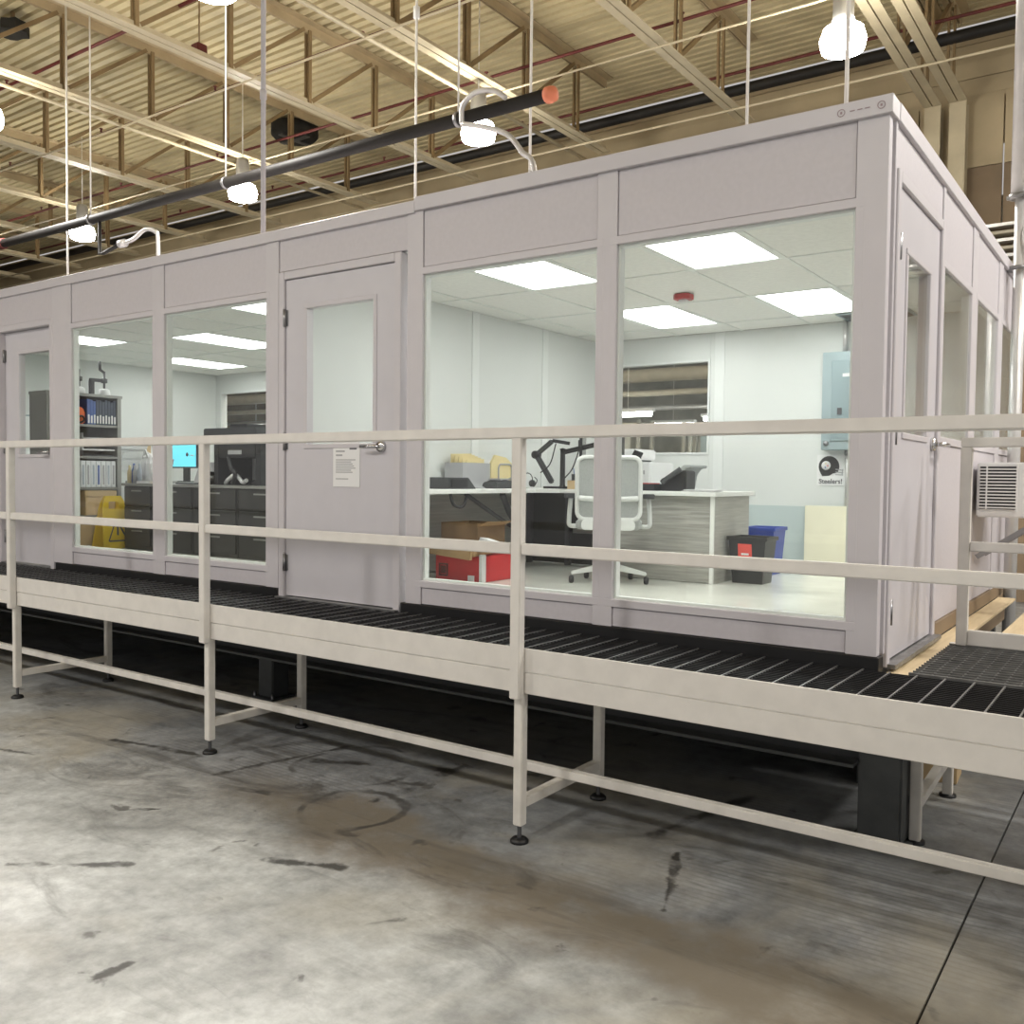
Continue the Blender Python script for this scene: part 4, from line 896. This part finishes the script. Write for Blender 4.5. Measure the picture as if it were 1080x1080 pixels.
# --- bins
def bin_(name, lab, x, yv, wdx, wdy, h, mat, rimw=.012):
    t = thing(name, lab, 'bin', (x, yv, ZF))
    k = .80; a, b = wdx/2, wdy/2; sh = MB()
    B0 = [(x-a*k, yv-b*k, ZF), (x+a*k, yv-b*k, ZF), (x+a*k, yv+b*k, ZF), (x-a*k, yv+b*k, ZF)]; T0 = [(x-a, yv-b, ZF+h), (x+a, yv-b, ZF+h), (x+a, yv+b, ZF+h), (x-a, yv+b, ZF+h)]
    ki = k-.04; ai, bi = a-.006, b-.006
    B1 = [(x-a*ki, yv-b*ki, ZF+.01), (x+a*ki, yv-b*ki, ZF+.01), (x+a*ki, yv+b*ki, ZF+.01), (x-a*ki, yv+b*ki, ZF+.01)]; T1 = [(x-ai, yv-bi, ZF+h), (x+ai, yv-bi, ZF+h), (x+ai, yv+bi, ZF+h), (x-ai, yv+bi, ZF+h)]
    sh.add(B0+T0+B1+T1, [(3, 2, 1, 0)] + [(i, (i+1) % 4, 4+(i+1) % 4, 4+i) for i in range(4)] + [(8, 9, 10, 11)] + [(8+(i+1) % 4, 8+i, 12+i, 12+(i+1) % 4) for i in range(4)] + [(4+i, 4+(i+1) % 4, 12+(i+1) % 4, 12+i) for i in range(4)])
    sh.build('bin_body', mat, t)
    r_ = MB()
    for q in ((x-a-rimw, x+a+rimw, yv-b-rimw, yv-b), (x-a-rimw, x+a+rimw, yv+b, yv+b+rimw), (x-a-rimw, x-a, yv-b, yv+b), (x+a, x+a+rimw, yv-b, yv+b)): r_.box(*q, ZF+h-.025, ZF+h+.006)
    r_.build('rim', mat, t, .003, 1)
    return t
bn = bin_('waste_bin', 'black waste bin with a square red label beside the reception desk', -1.685, 3.04, .30, .25, .36, 'bin_black')
MB().hexa([(-1.755, 2.925, ZF+.20), (-1.645, 2.925, ZF+.20), (-1.645, 2.929, ZF+.20), (-1.755, 2.929, ZF+.20)], [(-1.755, 2.909, ZF+.31), (-1.645, 2.909, ZF+.31), (-1.645, 2.914, ZF+.31), (-1.755, 2.914, ZF+.31)]).build('red_label', 'red_label', bn)
MB().hexa([(-1.73, 2.921, ZF+.222), (-1.67, 2.921, ZF+.222), (-1.67, 2.925, ZF+.222), (-1.73, 2.925, ZF+.222)], [(-1.73, 2.918, ZF+.238), (-1.67, 2.918, ZF+.238), (-1.67, 2.922, ZF+.238), (-1.73, 2.922, ZF+.238)]).build('printed_bar', 'paper', bn)
bin_('recycling_bin', 'blue recycling bin behind the black waste bin', -1.86, 3.80, .26, .30, .40, 'blue_bin')
# --- boards and wall furniture on the back wall
one('lower_wall_board', MB().prism(rounded(-2.50, -1.10, ZF+.001, 1.315, .01), YB-.03, YB-.009), 'blue_grey_board', 'pale blue grey board standing low against the back wall', 'board')
crm = MB().hexa([(-1.76, 4.55, ZF), (-1.02, 4.55, ZF), (-1.02, 4.57, ZF), (-1.76, 4.57, ZF)], [(-1.80, 4.68, 1.325), (-1.02, 4.68, 1.325), (-1.02, 4.70, 1.325), (-1.80, 4.70, 1.325)])
one('leaning_board', crm, 'cream_board', 'cream board leaning against the pale blue grey board', 'board', None, .004)
ep = thing('electrical_panel', 'blue grey electrical breaker panel on the back wall', 'electrical panel', (-1.35, YB, 1.84))
MB().box(-1.645, -1.05, YB-.14, YB-.001, 1.84, 2.73).build('enclosure', 'panel_grey', ep, .004)
dd = MB().box(-1.56, -1.12, YB-.152, YB-.141, 1.92, 2.65).build('panel_door', 'panel_door', ep, .003, 1)
MB().box(-1.50, -1.46, YB-.162, YB-.153, 2.16, 2.22).build('latch', 'dark_steel', dd)
MB().box(-1.46, -1.20, YB-.156, YB-.1525, 2.50, 2.53).build('label_strip', 'paper', dd)
MB().lathe((-1.60, YB-.14, 1.90), [(0, -.02), (.02, -.02), (.025, 0)], 12, 'Y').build('knock_out', 'steel', ep)
MB().tube([(-1.47, YB-.06, 2.73), (-1.47, YB-.06, ZC-.005)], .022, 10).build('conduit_up', 'conduit', ep)
MB().tube([(-1.42, YB-.05, 1.84), (-1.42, YB-.05, 1.33)], .026, 10).build('conduit_down', 'conduit', ep)
MB().lathe((-1.42, YB-.05, 1.79), [(.026, 0), (.036, .004), (.036, .046), (.026, .05)], 12).build('conduit_fitting', 'galv', ep)
# --- helmet poster
po = thing('helmet_poster', 'white poster of a black football helmet with lettering below', 'poster', (-1.59, YB, 1.5))
MB().box(-1.715, -1.46, YB-.006, YB-.002, 1.515, 1.80).build('sheet', 'paper', po)
hp = []
for k in range(15):
    a = math.radians(-35+k*235/14); hp.append((-1.605+.095*math.cos(a), 1.690+.098*math.sin(a)))
hp += [(-1.665, 1.600), (-1.60, 1.605), (-1.57, 1.625)]
MB().prism(hp, YB-.0085, YB-.0062).build('helmet_shell', 'helmet_black', po)
MB().lathe((-1.632, YB-.0088, 1.70), [(0, 0), (.042, 0), (.042, -.001), (0, -.0012)], 20, 'Y').build('helmet_disc', 'paper', po)
for k, (dx, dz, m_) in enumerate(((-.002, .018, 'manila'), (.016, -.002, 'red_label'), (-.006, -.018, 'binder_blue'))):
    s4 = [(-1.632+dx+.012*math.cos(t*math.pi/4)*(1 if t % 2 == 0 else .35), 1.70+dz+.012*math.sin(t*math.pi/4)*(1 if t % 2 == 0 else .35)) for t in range(8)]
    MB().prism(s4, YB-.0112, YB-.0101).build('helmet_star', m_, po)
for z0, z1 in ((1.665, 1.655), (1.640, 1.632), (1.615, 1.612)):
    MB().bar((-1.545, YB-.0075, z0), (-1.475, YB-.0075, z1), .003, .009, (0, 0, 1)).build('face_mask_bar', 'ink_grey', po)
MB().bar((-1.478, YB-.0075, 1.668), (-1.485, YB-.0075, 1.608), .003, .008, (1, 0, 0)).build('face_mask_bar', 'ink_grey', po)
fc = bpy.data.curves.new('lettering', 'FONT'); fc.body = 'Steelers!'; fc.size = .062; fc.align_x = 'CENTER'; fc.extrude = .0006; fc.offset = .0012
fo = bpy.data.objects.new('lettering', fc); COL.objects.link(fo); fo.parent = po; fc.size *= CAM_K; fo.location = cam_scale((-1.588, YB-.0076, 1.533))-wloc(po); fo.rotation_euler = (math.pi/2, 0, 0); fc.materials.append(MATS['ink'])
bpy.context.view_layer.update(); fm = bpy.data.meshes.new_from_object(fo)
f2 = bpy.data.objects.new('lettering', fm); COL.objects.link(f2); f2.parent = po; f2.location = fo.location; f2.rotation_euler = fo.rotation_euler
bpy.data.objects.remove(fo); f2.name = 'lettering'

# ================================================================== LEFT ROOM
# bookshelf facing the front windows
SHELF0 = set(COL.objects)
sx0, sx1, sy0, sy1, st_ = -9.35, -8.52, 1.92, 2.26, 2.40
bk = thing('bookshelf', 'tall grey bookshelf packed with binders near the left windows', 'bookshelf', (-9.06, 2.1, ZF))
MB().box(sx0, sx0+.025, sy0, sy1, ZF, st_).build('side_panel', 'shelf_side', bk); MB().box(sx1-.045, sx1, sy0, sy1, ZF, st_).build('side_panel', 'shelf_side', bk)
MB().box(sx0, sx1, sy1-.012, sy1, ZF, st_-.001).build('back_panel', 'shelf_grey', bk)
MB().box(sx0-.01, sx1+.01, sy0-.01, sy1, st_-.03, st_).build('top', 'shelf_side', bk)
SH = [ZF+.03, 1.10, 1.40, 1.735, 2.075]
for z in SH: MB().box(sx0+.025, sx1-.045, sy0+.005, sy1-.012, z-.025, z).build('shelf_board', 'shelf_side', bk)
for k in range(10):
    x = -8.885+.0335*k; hgt = .27-.01*(k % 3)
    b_ = thing('binder', '%s on the top shelf of the bookshelf, %s from the right' % ('royal blue binder' if k < 3 else 'navy binder', ['tenth', 'ninth', 'eighth', 'seventh', 'sixth', 'fifth', 'fourth', 'third', 'second', 'first'][k]), 'binder', (x, 2.05, 2.075), 'binders on the top shelf')
    MB().box(x-.0162, x+.0162, 1.94, 2.20, 2.076, 2.076+hgt).build('cover', 'binder_blue' if k < 3 else 'binder_navy', b_, .003, 1)
    MB().box(x-.009, x+.009, 1.936, 1.9395, 2.09, 2.09+.09-.012*(k % 2)).build('spine_label', 'paper', b_)
for k in range(7):
    x = -8.95+.058*k
    b_ = thing('binder', 'white binder on the fourth shelf of the bookshelf, %s from the right' % ['seventh', 'sixth', 'fifth', 'fourth', 'third', 'second', 'first'][k], 'binder', (x, 2.05, 1.40), 'binders on the fourth shelf')
    MB().box(x-.027, x+.027, 1.94, 2.20, 1.401, 1.401+.285).build('cover', 'binder_white', b_, .004, 1)
    MB().box(x-.009, x+.009, 1.936, 1.9395, 1.43, 1.64).build('spine_label', ('spine_tint', 'ink_grey', 'spine_tint', 'binder_blue', 'ink_grey', 'spine_tint', 'ink_grey')[k], b_)
for k in range(3):
    one('paper_stack', MB().box(-9.29+.02*k, -8.99, 1.94, 2.18, 1.401+.022*k, 1.421+.022*k), 'paper', ['bottom', 'middle', 'top'][k] + ' paper ream lying left of the white binders', 'papers', 'paper reams', .002)
ba = thing('orange_bag', 'bright orange bag with a dark strap on the top shelf', 'bag', (-9.10, 2.0, 2.075))
MB().prism([(-9.12, 2.076), (-8.915, 2.076), (-8.91, 2.22), (-8.96, 2.265), (-9.08, 2.26), (-9.12, 2.21)], 1.95, 2.14).build('bag_body', 'orange_bag', ba, .015)
MB().tube(curve([(-9.06, 1.935, 2.10), (-8.97, 1.93, 2.16), (-8.94, 1.93, 2.12), (-8.99, 1.93, 2.09), (-9.07, 1.93, 2.14)]), .010, 6).build('strap', 'black_plastic', ba)
for k in range(4):
    one('document_tray', MB().box(-8.95, -8.60+.02*(k % 2), 1.95, 2.20, 1.736+.062*k, 1.752+.062*k).box(-8.95, -8.94, 1.95, 2.20, 1.752+.062*k, 1.797+.062*k), ('dark_plastic', 'white_plastic', 'dark_plastic', 'ink_grey')[k], ['lowest', 'second lowest', 'second highest', 'highest'][k] + ' tray of the stack on the second shelf', 'tray', 'stacked trays')
one('tape_dispenser', MB().prism([(-9.28, 1.736), (-9.0, 1.736), (-9.0, 1.77), (-9.10, 1.80), (-9.28, 1.79)], 1.95, 2.05), 'white_plastic', 'white dispenser at the left on the second shelf', 'dispenser')
kb_ = thing('archive_box', 'kraft archive box with a dark hand hole on the bookshelf', 'box', (-8.85, 2.05, 1.10))
MB().box(-8.93, -8.585, 1.93, 2.22, 1.101, 1.30).build('box_body', 'kraft', kb_, .003, 1); MB().box(-8.94, -8.575, 1.922, 2.225, 1.30, 1.365).build('lid', 'kraft', kb_, .003, 1)
MB().box(-8.72, -8.63, 1.926, 1.9295, 1.245, 1.27).build('hand_hole', 'ink', kb_)
one('yellow_file_box', MB().box(-9.16, -9.06, 1.94, 2.18, 1.101, 1.36), 'manila', 'pale yellow file box left of the kraft archive box', 'box', None, .004)
bx2 = thing('storage_carton', 'low tan carton on the bottom shelf of the bookshelf', 'box', (-9.1, 2.05, ZF+.03))
MB().box(-9.30, -8.78, 1.93, 2.22, ZF+.031, 1.00).build('box_body', 'kraft', bx2, .003, 1); MB().box(-9.1, -9.0, 1.926, 1.9295, .92, .95).build('hand_hole', 'cardboard_dark', bx2)
# two hand crank presses on top
for x, nm in ((-8.97, 'left'), (-8.68, 'right')):
    t = thing('hand_crank_press', nm + ' one of two black hand crank presses on the bookshelf', 'press', (x, 2.08, st_), 'hand crank presses')
    MB().lathe((x+.06, 2.08, st_), [(0, .001), (.06, .001), (.065, .02), (.055, .07), (.03, .08), (0, .085)], 16).build('base', 'white_plastic', t)
    MB().box(x-.11, x-.065, 2.055, 2.105, st_+.001, st_+.165).build('column', 'black_plastic', t, .005)
    MB().box(x-.11, x+.08, 2.06, 2.10, st_+.150, st_+.185).build('arm', 'black_plastic', t, .005)
    MB().lathe((x+.06, 2.08, st_+.08), [(.012, 0), (.012, .06), (.034, .065), (.034, .11), (.012, .115), (.012, .19)], 12).build('spindle', 'dark_steel', t)
    MB().bar((x+.06, 2.08, st_+.255), (x, 2.06, st_+.285), .020).build('crank', 'black_plastic', t)
    MB().tube([(x, 2.06, st_+.275), (x-.005, 2.06, st_+.375)], .015, 8).build('crank_grip', 'black_plastic', t)
# wet floor sign
wsn = thing('wet_floor_sign', 'yellow folding floor sign standing before the bookshelf', 'sign', (-8.72, 1.78, ZF))
def leaf(y0, y1, nm):
    def P_(u, z): return (u, y0+(y1-y0)*(z-ZF)/.56, z)
    mb = MB()
    def quad(u0, u1, u2, u3, z0, z1):
        b0 = [Vector(P_(u0, z0)), Vector(P_(u1, z0))]; t0 = [Vector(P_(u2, z1)), Vector(P_(u3, z1))]; d = Vector((0, .012, 0))
        mb.hexa([b0[0], b0[1], b0[1]+d, b0[0]+d], [t0[0], t0[1], t0[1]+d, t0[0]+d])
    quad(-8.88, -8.55, -8.85, -8.58, ZF, ZF+.42); quad(-8.85, -8.78, -8.83, -8.77, ZF+.42, ZF+.50); quad(-8.66, -8.58, -8.66, -8.59, ZF+.42, ZF+.50); quad(-8.83, -8.59, -8.80, -8.62, ZF+.50, ZF+.56)
    return mb.build(nm, 'yellow_sign', wsn)
lf_ = leaf(1.66, 1.77, 'front_leaf'); leaf(1.90, 1.79, 'rear_leaf')
tri = [(-8.82, ZF+.08), (-8.60, ZF+.08), (-8.71, ZF+.31)]
def yl(z): return 1.66+.11*(z-ZF)/.56-.003
for i in range(3):
    a, b = tri[i], tri[(i+1) % 3]; MB().bar((a[0], yl(a[1]), a[1]), (b[0], yl(b[1]), b[1]), .003, .016, (0, 0, 1) if i else (0, 0, 1)).build('printed_triangle', 'ink', lf_)
MB().bar((-8.71, yl(ZF+.14), ZF+.14), (-8.70, yl(ZF+.24), ZF+.24), .003, .02, (1, 0, 0)).build('printed_figure', 'ink', lf_)
# the shelf and the sign face the right hand side of the room: quarter turn about the shelf's front corner
piv, dst = cam_scale((-8.52, 1.92, 0)), cam_scale((-8.46, 1.87, 0))
TURN = Matrix.Translation(dst) @ Matrix.Rotation(math.pi/2, 4, 'Z') @ Matrix.Translation(-piv)
bpy.context.view_layer.update()
for o in set(COL.objects)-SHELF0:
    if o.parent is None: o.matrix_world = TURN @ o.matrix_world
bpy.context.view_layer.update()
# dark lateral file cabinets forming a counter
cabx = [(-8.16, -7.66), (-7.65, -6.97), (-6.96, -6.28), (-6.27, -5.60)]
for i, (a, b) in enumerate(cabx):
    t = thing('lateral_cabinet', ['leftmost', 'second from left', 'second from right', 'rightmost'][i] + ' dark lateral file cabinet under the left windows', 'cabinet', ((a+b)/2, 1.95, ZF), 'dark file cabinets')
    MB().box(a, b, 1.72, 2.28, ZF, 1.42).build('cabinet_body', 'cab_dark', t, .004, 1)
    for k in range(3):
        z0 = ZF+.04+k*.212; dr = MB().box(a+.02, b-.02, 1.703, 1.719, z0, z0+.20).build('drawer', 'cab_dark', t, .003, 1)
        MB().box((a+b)/2-.09, (a+b)/2+.09, 1.694, 1.7025, z0+.15, z0+.165).build('drawer_pull', 'shelf_side', dr)
one('counter_top', MB().box(-8.18, -5.58, 1.69, 2.32, 1.421, 1.45), 'shelf_side', 'long grey counter top over the dark file cabinets', 'counter', None, .003)
ZK = 1.451
# black printer with scanner on the counter (right window half)
bp_ = thing('large_printer', 'large black printer with a flat lid on the dark cabinets', 'printer', (-6.35, 2.0, ZK))
MB().box(-6.72, -6.66, 1.78, 2.28, ZK, 1.93).build('side_wall', 'black_plastic', bp_); MB().box(-6.10, -6.02, 1.78, 2.28, ZK, 1.93).build('side_wall', 'black_plastic', bp_)
MB().box(-6.66, -6.10, 1.78, 2.28, 1.72, 1.925).build('printer_body', 'black_plastic', bp_, .008)
MB().box(-6.66, -6.10, 2.20, 2.28, ZK, 1.72).build('rear_panel', 'white_plastic', bp_)
MB().box(-6.92, -6.12, 1.80, 2.26, 1.932, 2.01).build('scanner_lid', 'dark_plastic', bp_, .008)
MB().box(-6.62, -6.36, 1.88, 2.16, 2.01, 2.05).build('paper_feeder', 'black_plastic', bp_, .008)
MB().box(-6.50, -6.30, 1.772, 1.781, 1.75, 1.79).build('control_panel', 'ink_grey', bp_, .002)
MB().tube(curve([(-6.52, 1.80, 1.72), (-6.46, 1.78, 1.62), (-6.40, 1.78, 1.56), (-6.46, 1.80, 1.47)]), .022, 8).build('hose', 'black_plastic', bp_)
one('white_cable_bundle', MB().tube(curve([(-6.62, 1.84, ZK+.02), (-6.52, 1.80, ZK+.06), (-6.44, 1.82, ZK+.10), (-6.36, 1.84, ZK+.03), (-6.28, 1.82, ZK+.05)]), .020, 8), 'white_plastic', 'bundled white cable under the large black printer', 'cable')
one('barcode_scanner', MB().prism([(-6.34, ZK), (-6.14, ZK), (-6.14, ZK+.03), (-6.26, ZK+.06), (-6.32, ZK+.05)], 1.92, 2.02), 'dark_plastic', 'dark hand scanner lying under the large black printer', 'scanner')
# monitor with cyan screen further back, on its own table
tb = thing('rear_table', 'grey table at the end wall carrying the cyan monitor', 'table', (-9.7, 3.6, ZF))
MB().box(-10.58, -8.3, 3.25, 4.0, 1.42, 1.45).build('tabletop', 'shelf_side', tb)
for x in (-10.5, -8.4):
    for yv in (3.32, 3.94): MB().box(x-.025, x+.025, yv-.025, yv+.025, ZF, 1.42).build('leg', 'dark_steel', tb)
mo = thing('monitor', 'bright cyan computer monitor on the rear table', 'monitor', (-9.55, 3.5, 1.451))
MB().box(-9.92, -9.36, 3.50, 3.53, 1.63, 1.99).build('casing', 'dark_plastic', mo, .005); MB().box(-9.90, -9.38, 3.495, 3.4995, 1.65, 1.97).build('screen', 'screen_cyan', mo)
MB().lathe((-9.56, 3.4945, 1.81), [(0, 0), (.028, 0), (.028, -.001), (0, -.001)], 14, 'Y').build('screen_mark', 'ink', mo)
MB().box(-9.49, -9.42, 3.4935, 3.4949, 1.79, 1.805).build('screen_mark', 'paper', mo)
MB().box(-9.68, -9.58, 3.52, 3.56, 1.46, 1.70).build('neck', 'black_plastic', mo); MB().lathe((-9.63, 3.54, 1.451), [(0, .012), (.12, .010), (.13, 0), (0, 0)], 16).build('stand', 'black_plastic', mo)
# items on the counter seen through window 4
pb_ = thing('document_holder', 'grey document holder with papers on the dark cabinets', 'holder', (-7.75, 2.0, ZK))
MB().prism([(1.79, ZK), (1.95, ZK), (2.01, ZK+.26), (1.99, ZK+.26), (1.93, ZK+.02), (1.79, ZK+.015)], -7.90, -7.70, 'X').build('holder', 'ink_grey', pb_)
MB().prism([(1.915, ZK+.02), (1.925, ZK+.02), (1.98, ZK+.24), (1.97, ZK+.24)], -7.88, -7.72, 'X').build('papers', 'paper', pb_)
ry = thing('striped_box', 'small red and yellow box on the dark cabinets', 'box', (-7.64, 1.80, ZK))
MB().box(-7.69, -7.58, 1.76, 1.84, ZK, ZK+.05).build('yellow_half', 'yellow_sign', ry); MB().box(-7.685, -7.585, 1.765, 1.835, ZK+.05, ZK+.10).build('red_half', 'red', ry)
bg_ = thing('plastic_bag', 'crumpled white plastic bag on the dark cabinets', 'bag', (-8.02, 1.9, ZK))
bm_ = MB(); rr = random.Random(5); prof = [(0, 0), (.07, .0), (.09, .08), (.08, .2), (.06, .28), (0, .32)]
nv = 14; vs = []
for r, h in prof: vs += [(-8.02+math.cos(2*math.pi*k/nv)*r*(1+.35*(rr.random()-.5)), 1.90+math.sin(2*math.pi*k/nv)*r*.7*(1+.35*(rr.random()-.5)), ZK+h*(1+.1*rr.random())) for k in range(nv)]
bm_.add(vs, [(i*nv+k, i*nv+(k+1) % nv, (i+1)*nv+(k+1) % nv, (i+1)*nv+k) for i in range(len(prof)-1) for k in range(nv)])
bm_.build('bag_body', 'white_plastic', bg_)
MB().tube(curve([(-8.06, 1.88, ZK+.26), (-8.02, 1.87, ZK+.36), (-7.97, 1.88, ZK+.27)]), .008, 6).build('handle', 'white_plastic', bg_)
for k in range(4):
    one('bottle', MB().lathe((-8.13+.05*k, 1.76+.02*(k % 2), ZK), [(0, .001), (.024, .001), (.024, .12+.02*(k % 2)), (.012, .15+.02*(k % 2)), (.012, .19+.02*(k % 2)), (0, .19+.02*(k % 2))], 12), ('manila', 'binder_blue', 'ink_grey', 'spine_tint')[k],
        ['pale yellow bottle on the counter next to the bookshelf', 'blue bottle on the counter near the bookshelf', 'grey bottle left of the crumpled white bag', 'slate bottle right before the crumpled white bag'][k], 'bottle', 'bottles on the counter')
one('paper_stack', MB().obox((-7.80, 1.735, ZK+.012), .20, .07, .024, (0, 0, .1)), 'paper', 'flat white paper stack on the counter before the white bag', 'papers')
cc = thing('wall_document_rack', 'white document rack with a dark strip on the end wall', 'rack', (XL, 3.4, 1.7))
MB().box(XL+.001, XL+.03, 3.15, 3.66, 1.60, 2.02).build('back_plate', 'white_plastic', cc); MB().box(XL+.031, XL+.036, 3.17, 3.34, 1.95, 2.0).build('label_strip', 'ink_grey', cc); MB().box(XL+.031, XL+.036, 3.58, 3.64, 1.80, 1.98).build('label_strip', 'kraft', cc)
for k in range(3): MB().prism([(XL+.03, 1.64+.12*k), (XL+.06, 1.64+.12*k), (XL+.10, 1.72+.12*k), (XL+.095, 1.72+.12*k), (XL+.055, 1.648+.12*k), (XL+.03, 1.648+.12*k)], 3.18, 3.56).build('pocket', 'white_plastic', cc)
lp = thing('laptop', 'open dark laptop on the counter behind the window post', 'laptop', (-7.2, 1.95, ZK))
MB().box(-7.38, -7.06, 1.80, 2.02, ZK, ZK+.016).build('keyboard_base', 'dark_plastic', lp, .003, 1)
MB().prism([(2.02, ZK+.014), (2.035, ZK+.014), (2.11, ZK+.23), (2.098, ZK+.23)], -7.38, -7.06, 'X').build('lid', 'ink_grey', lp)
dm = thing('desk_phone', 'small black desk phone beside the laptop on the counter', 'telephone', (-6.92, 1.9, ZK))
MB().prism([(1.80, ZK), (1.98, ZK), (1.98, ZK+.10), (1.80, ZK+.03)], -7.0, -6.84, 'X').build('phone_body', 'black_plastic', dm, .004); MB().box(-6.98, -6.94, 1.80, 1.98, ZK+.09, ZK+.13).build('handset', 'black_plastic', dm, .008)
# far left counter behind door 2
fc_ = thing('wall_cabinet', 'grey wall cabinet edge seen through the far left door glass', 'cabinet', (-10.4, 1.6, 1.5))
MB().box(XL+.001, -10.30, 1.70, 1.97, 1.5, 2.25).build('cabinet_body', 'panel_grey', fc_, .004); MB().box(-10.299, -10.285, 1.72, 1.95, 1.52, 2.23).build('cabinet_door', 'int_trim', fc_)
ft = thing('side_bench', 'dark bench seen through the far left door glass', 'bench', (-9.9, .9, ZF))
MB().box(-10.55, -9.4, .45, 1.2, 1.44, 1.48).build('bench_top', 'shelf_grey', ft)
for x in (-10.5, -9.45):
    for yv in (.5, 1.15): MB().box(x-.025, x+.025, yv-.025, yv+.025, ZF, 1.44).build('leg', 'dark_steel', ft)
one('black_case', MB().box(-9.95, -9.5, .55, .95, 1.481, 1.60), 'black_plastic', 'black case lying on the dark bench at far left', 'case', None, .02)
bl = thing('desk_lamp', 'small black desk lamp standing on the bench at far left', 'lamp', (-10.2, .8, 1.481))
MB().lathe((-10.2, .8, 1.481), [(0, .02), (.07, .015), (.08, 0)], 14).build('base', 'black_plastic', bl); MB().tube(curve([(-10.2, .8, 1.49), (-10.22, .8, 1.65), (-10.15, .8, 1.78)]), .012, 8).build('stem', 'black_plastic', bl)
MB().lathe((-10.13, .8, 1.72), [(.05, 0), (.02, .08), (0, .09)], 12).build('shade', 'black_plastic', bl)

ROOM = False
# ================================================================== PLANT SEEN THROUGH THE BACK WINDOWS
for i, (z, r, yv, mt_) in enumerate(((3.55, .13, 12.2, 'duct_tan'), (3.25, .06, 12.6, 'duct_tan'), (3.95, .10, 13.0, 'duct_tan'), (3.02, .05, 13.4, 'conduit'))):
    one('overhead_pipe', MB().tube([(-24, yv, z), (-4.6, yv, z), (-4.1, yv, z-.25), (-1, yv, z-.28)], r, 10).box(-9.01, -8.99, yv-.01, yv+.01, z, 5.195).box(-5.01, -4.99, yv-.01, yv+.01, z, 5.195), mt_, ['thick tan duct nearest behind the back window', 'thin tan pipe under the ducts behind the back window', 'highest tan duct behind the back window', 'lowest pale pipe behind the back window'][i], 'pipe', 'pipes in the rear bay')
for i, (x, yv) in enumerate(((-7.6, 12.0), (-6.3, 13.8), (-5.2, 12.82), (-8.3, 15.5), (-7.0, 16.8), (-12.6, 9.8), (-14.2, 12.5), (-21, 14))):
    t = thing('strip_light', 'fluorescent strip light in the rear bay, %s' % ['front left behind the back window', 'second behind the back window', 'front right behind the back window', 'deep left behind the back window', 'deepest behind the back window', 'seen behind the black printer', 'deep behind the black printer', 'far left end'][i], 'light', (x, yv, 2.85), 'strip lights in the rear bay')
    MB().tube([(x-.5, yv, 2.79), (x+.5, yv, 2.79)], .04, 8).build('tube', 'tube_light', t); MB().box(x-.55, x+.55, yv-.08, yv+.08, 2.84, 2.90).build('reflector', 'white_plastic', t)
    MB().tube([(x, yv, 2.90), (x, yv, 5.2)], .008, 6).build('hanger', 'rod', t)
for i, (x, yv) in enumerate(((-7.4, 11.0), (-5.6, 12.0), (-9.2, 13.0), (-6.6, 14.5))):
    t = thing('storage_rack', 'steel storage rack in the rear bay, %s' % ['nearest the back window', 'right behind the back window', 'left behind the back window', 'deepest of the four'][i], 'rack', (x, yv, 0), 'storage racks in the rear bay')
    for dx in (-.7, .7):
        for dy in (-.25, .25): MB().box(x+dx-.03, x+dx+.03, yv+dy-.03, yv+dy+.03, 0, 2.6).build('upright', 'dim_grey', t)
    for z in (.6, 1.3, 2.0, 2.55): MB().box(x-.72, x+.72, yv-.28, yv+.28, z-.03, z).build('rack_shelf', 'duct_tan', t)
for i, (x, yv, z, m_) in enumerate(((-7.7, 11.0, 2.0, 'kraft'), (-7.1, 11.0, 2.0, 'dim_grey'), (-5.8, 12.0, 2.0, 'panel_grey'), (-5.3, 12.0, 2.0, 'kraft'), (-9.3, 13.0, 2.0, 'white_plastic'), (-6.6, 14.5, 2.0, 'blue_grey_board'))):
    one('stored_carton', MB().box(x-.2, x+.2, yv-.2, yv+.2, z+.001, z+.34), m_, ['kraft carton on the rack nearest the back window', 'grey carton on the rack nearest the back window', 'slate carton on the right rack behind the back window', 'kraft carton on the right rack behind the back window', 'white carton on the left rack behind the back window', 'pale blue carton on the deepest rack'][i], 'box', 'cartons in the rear bay', .01)
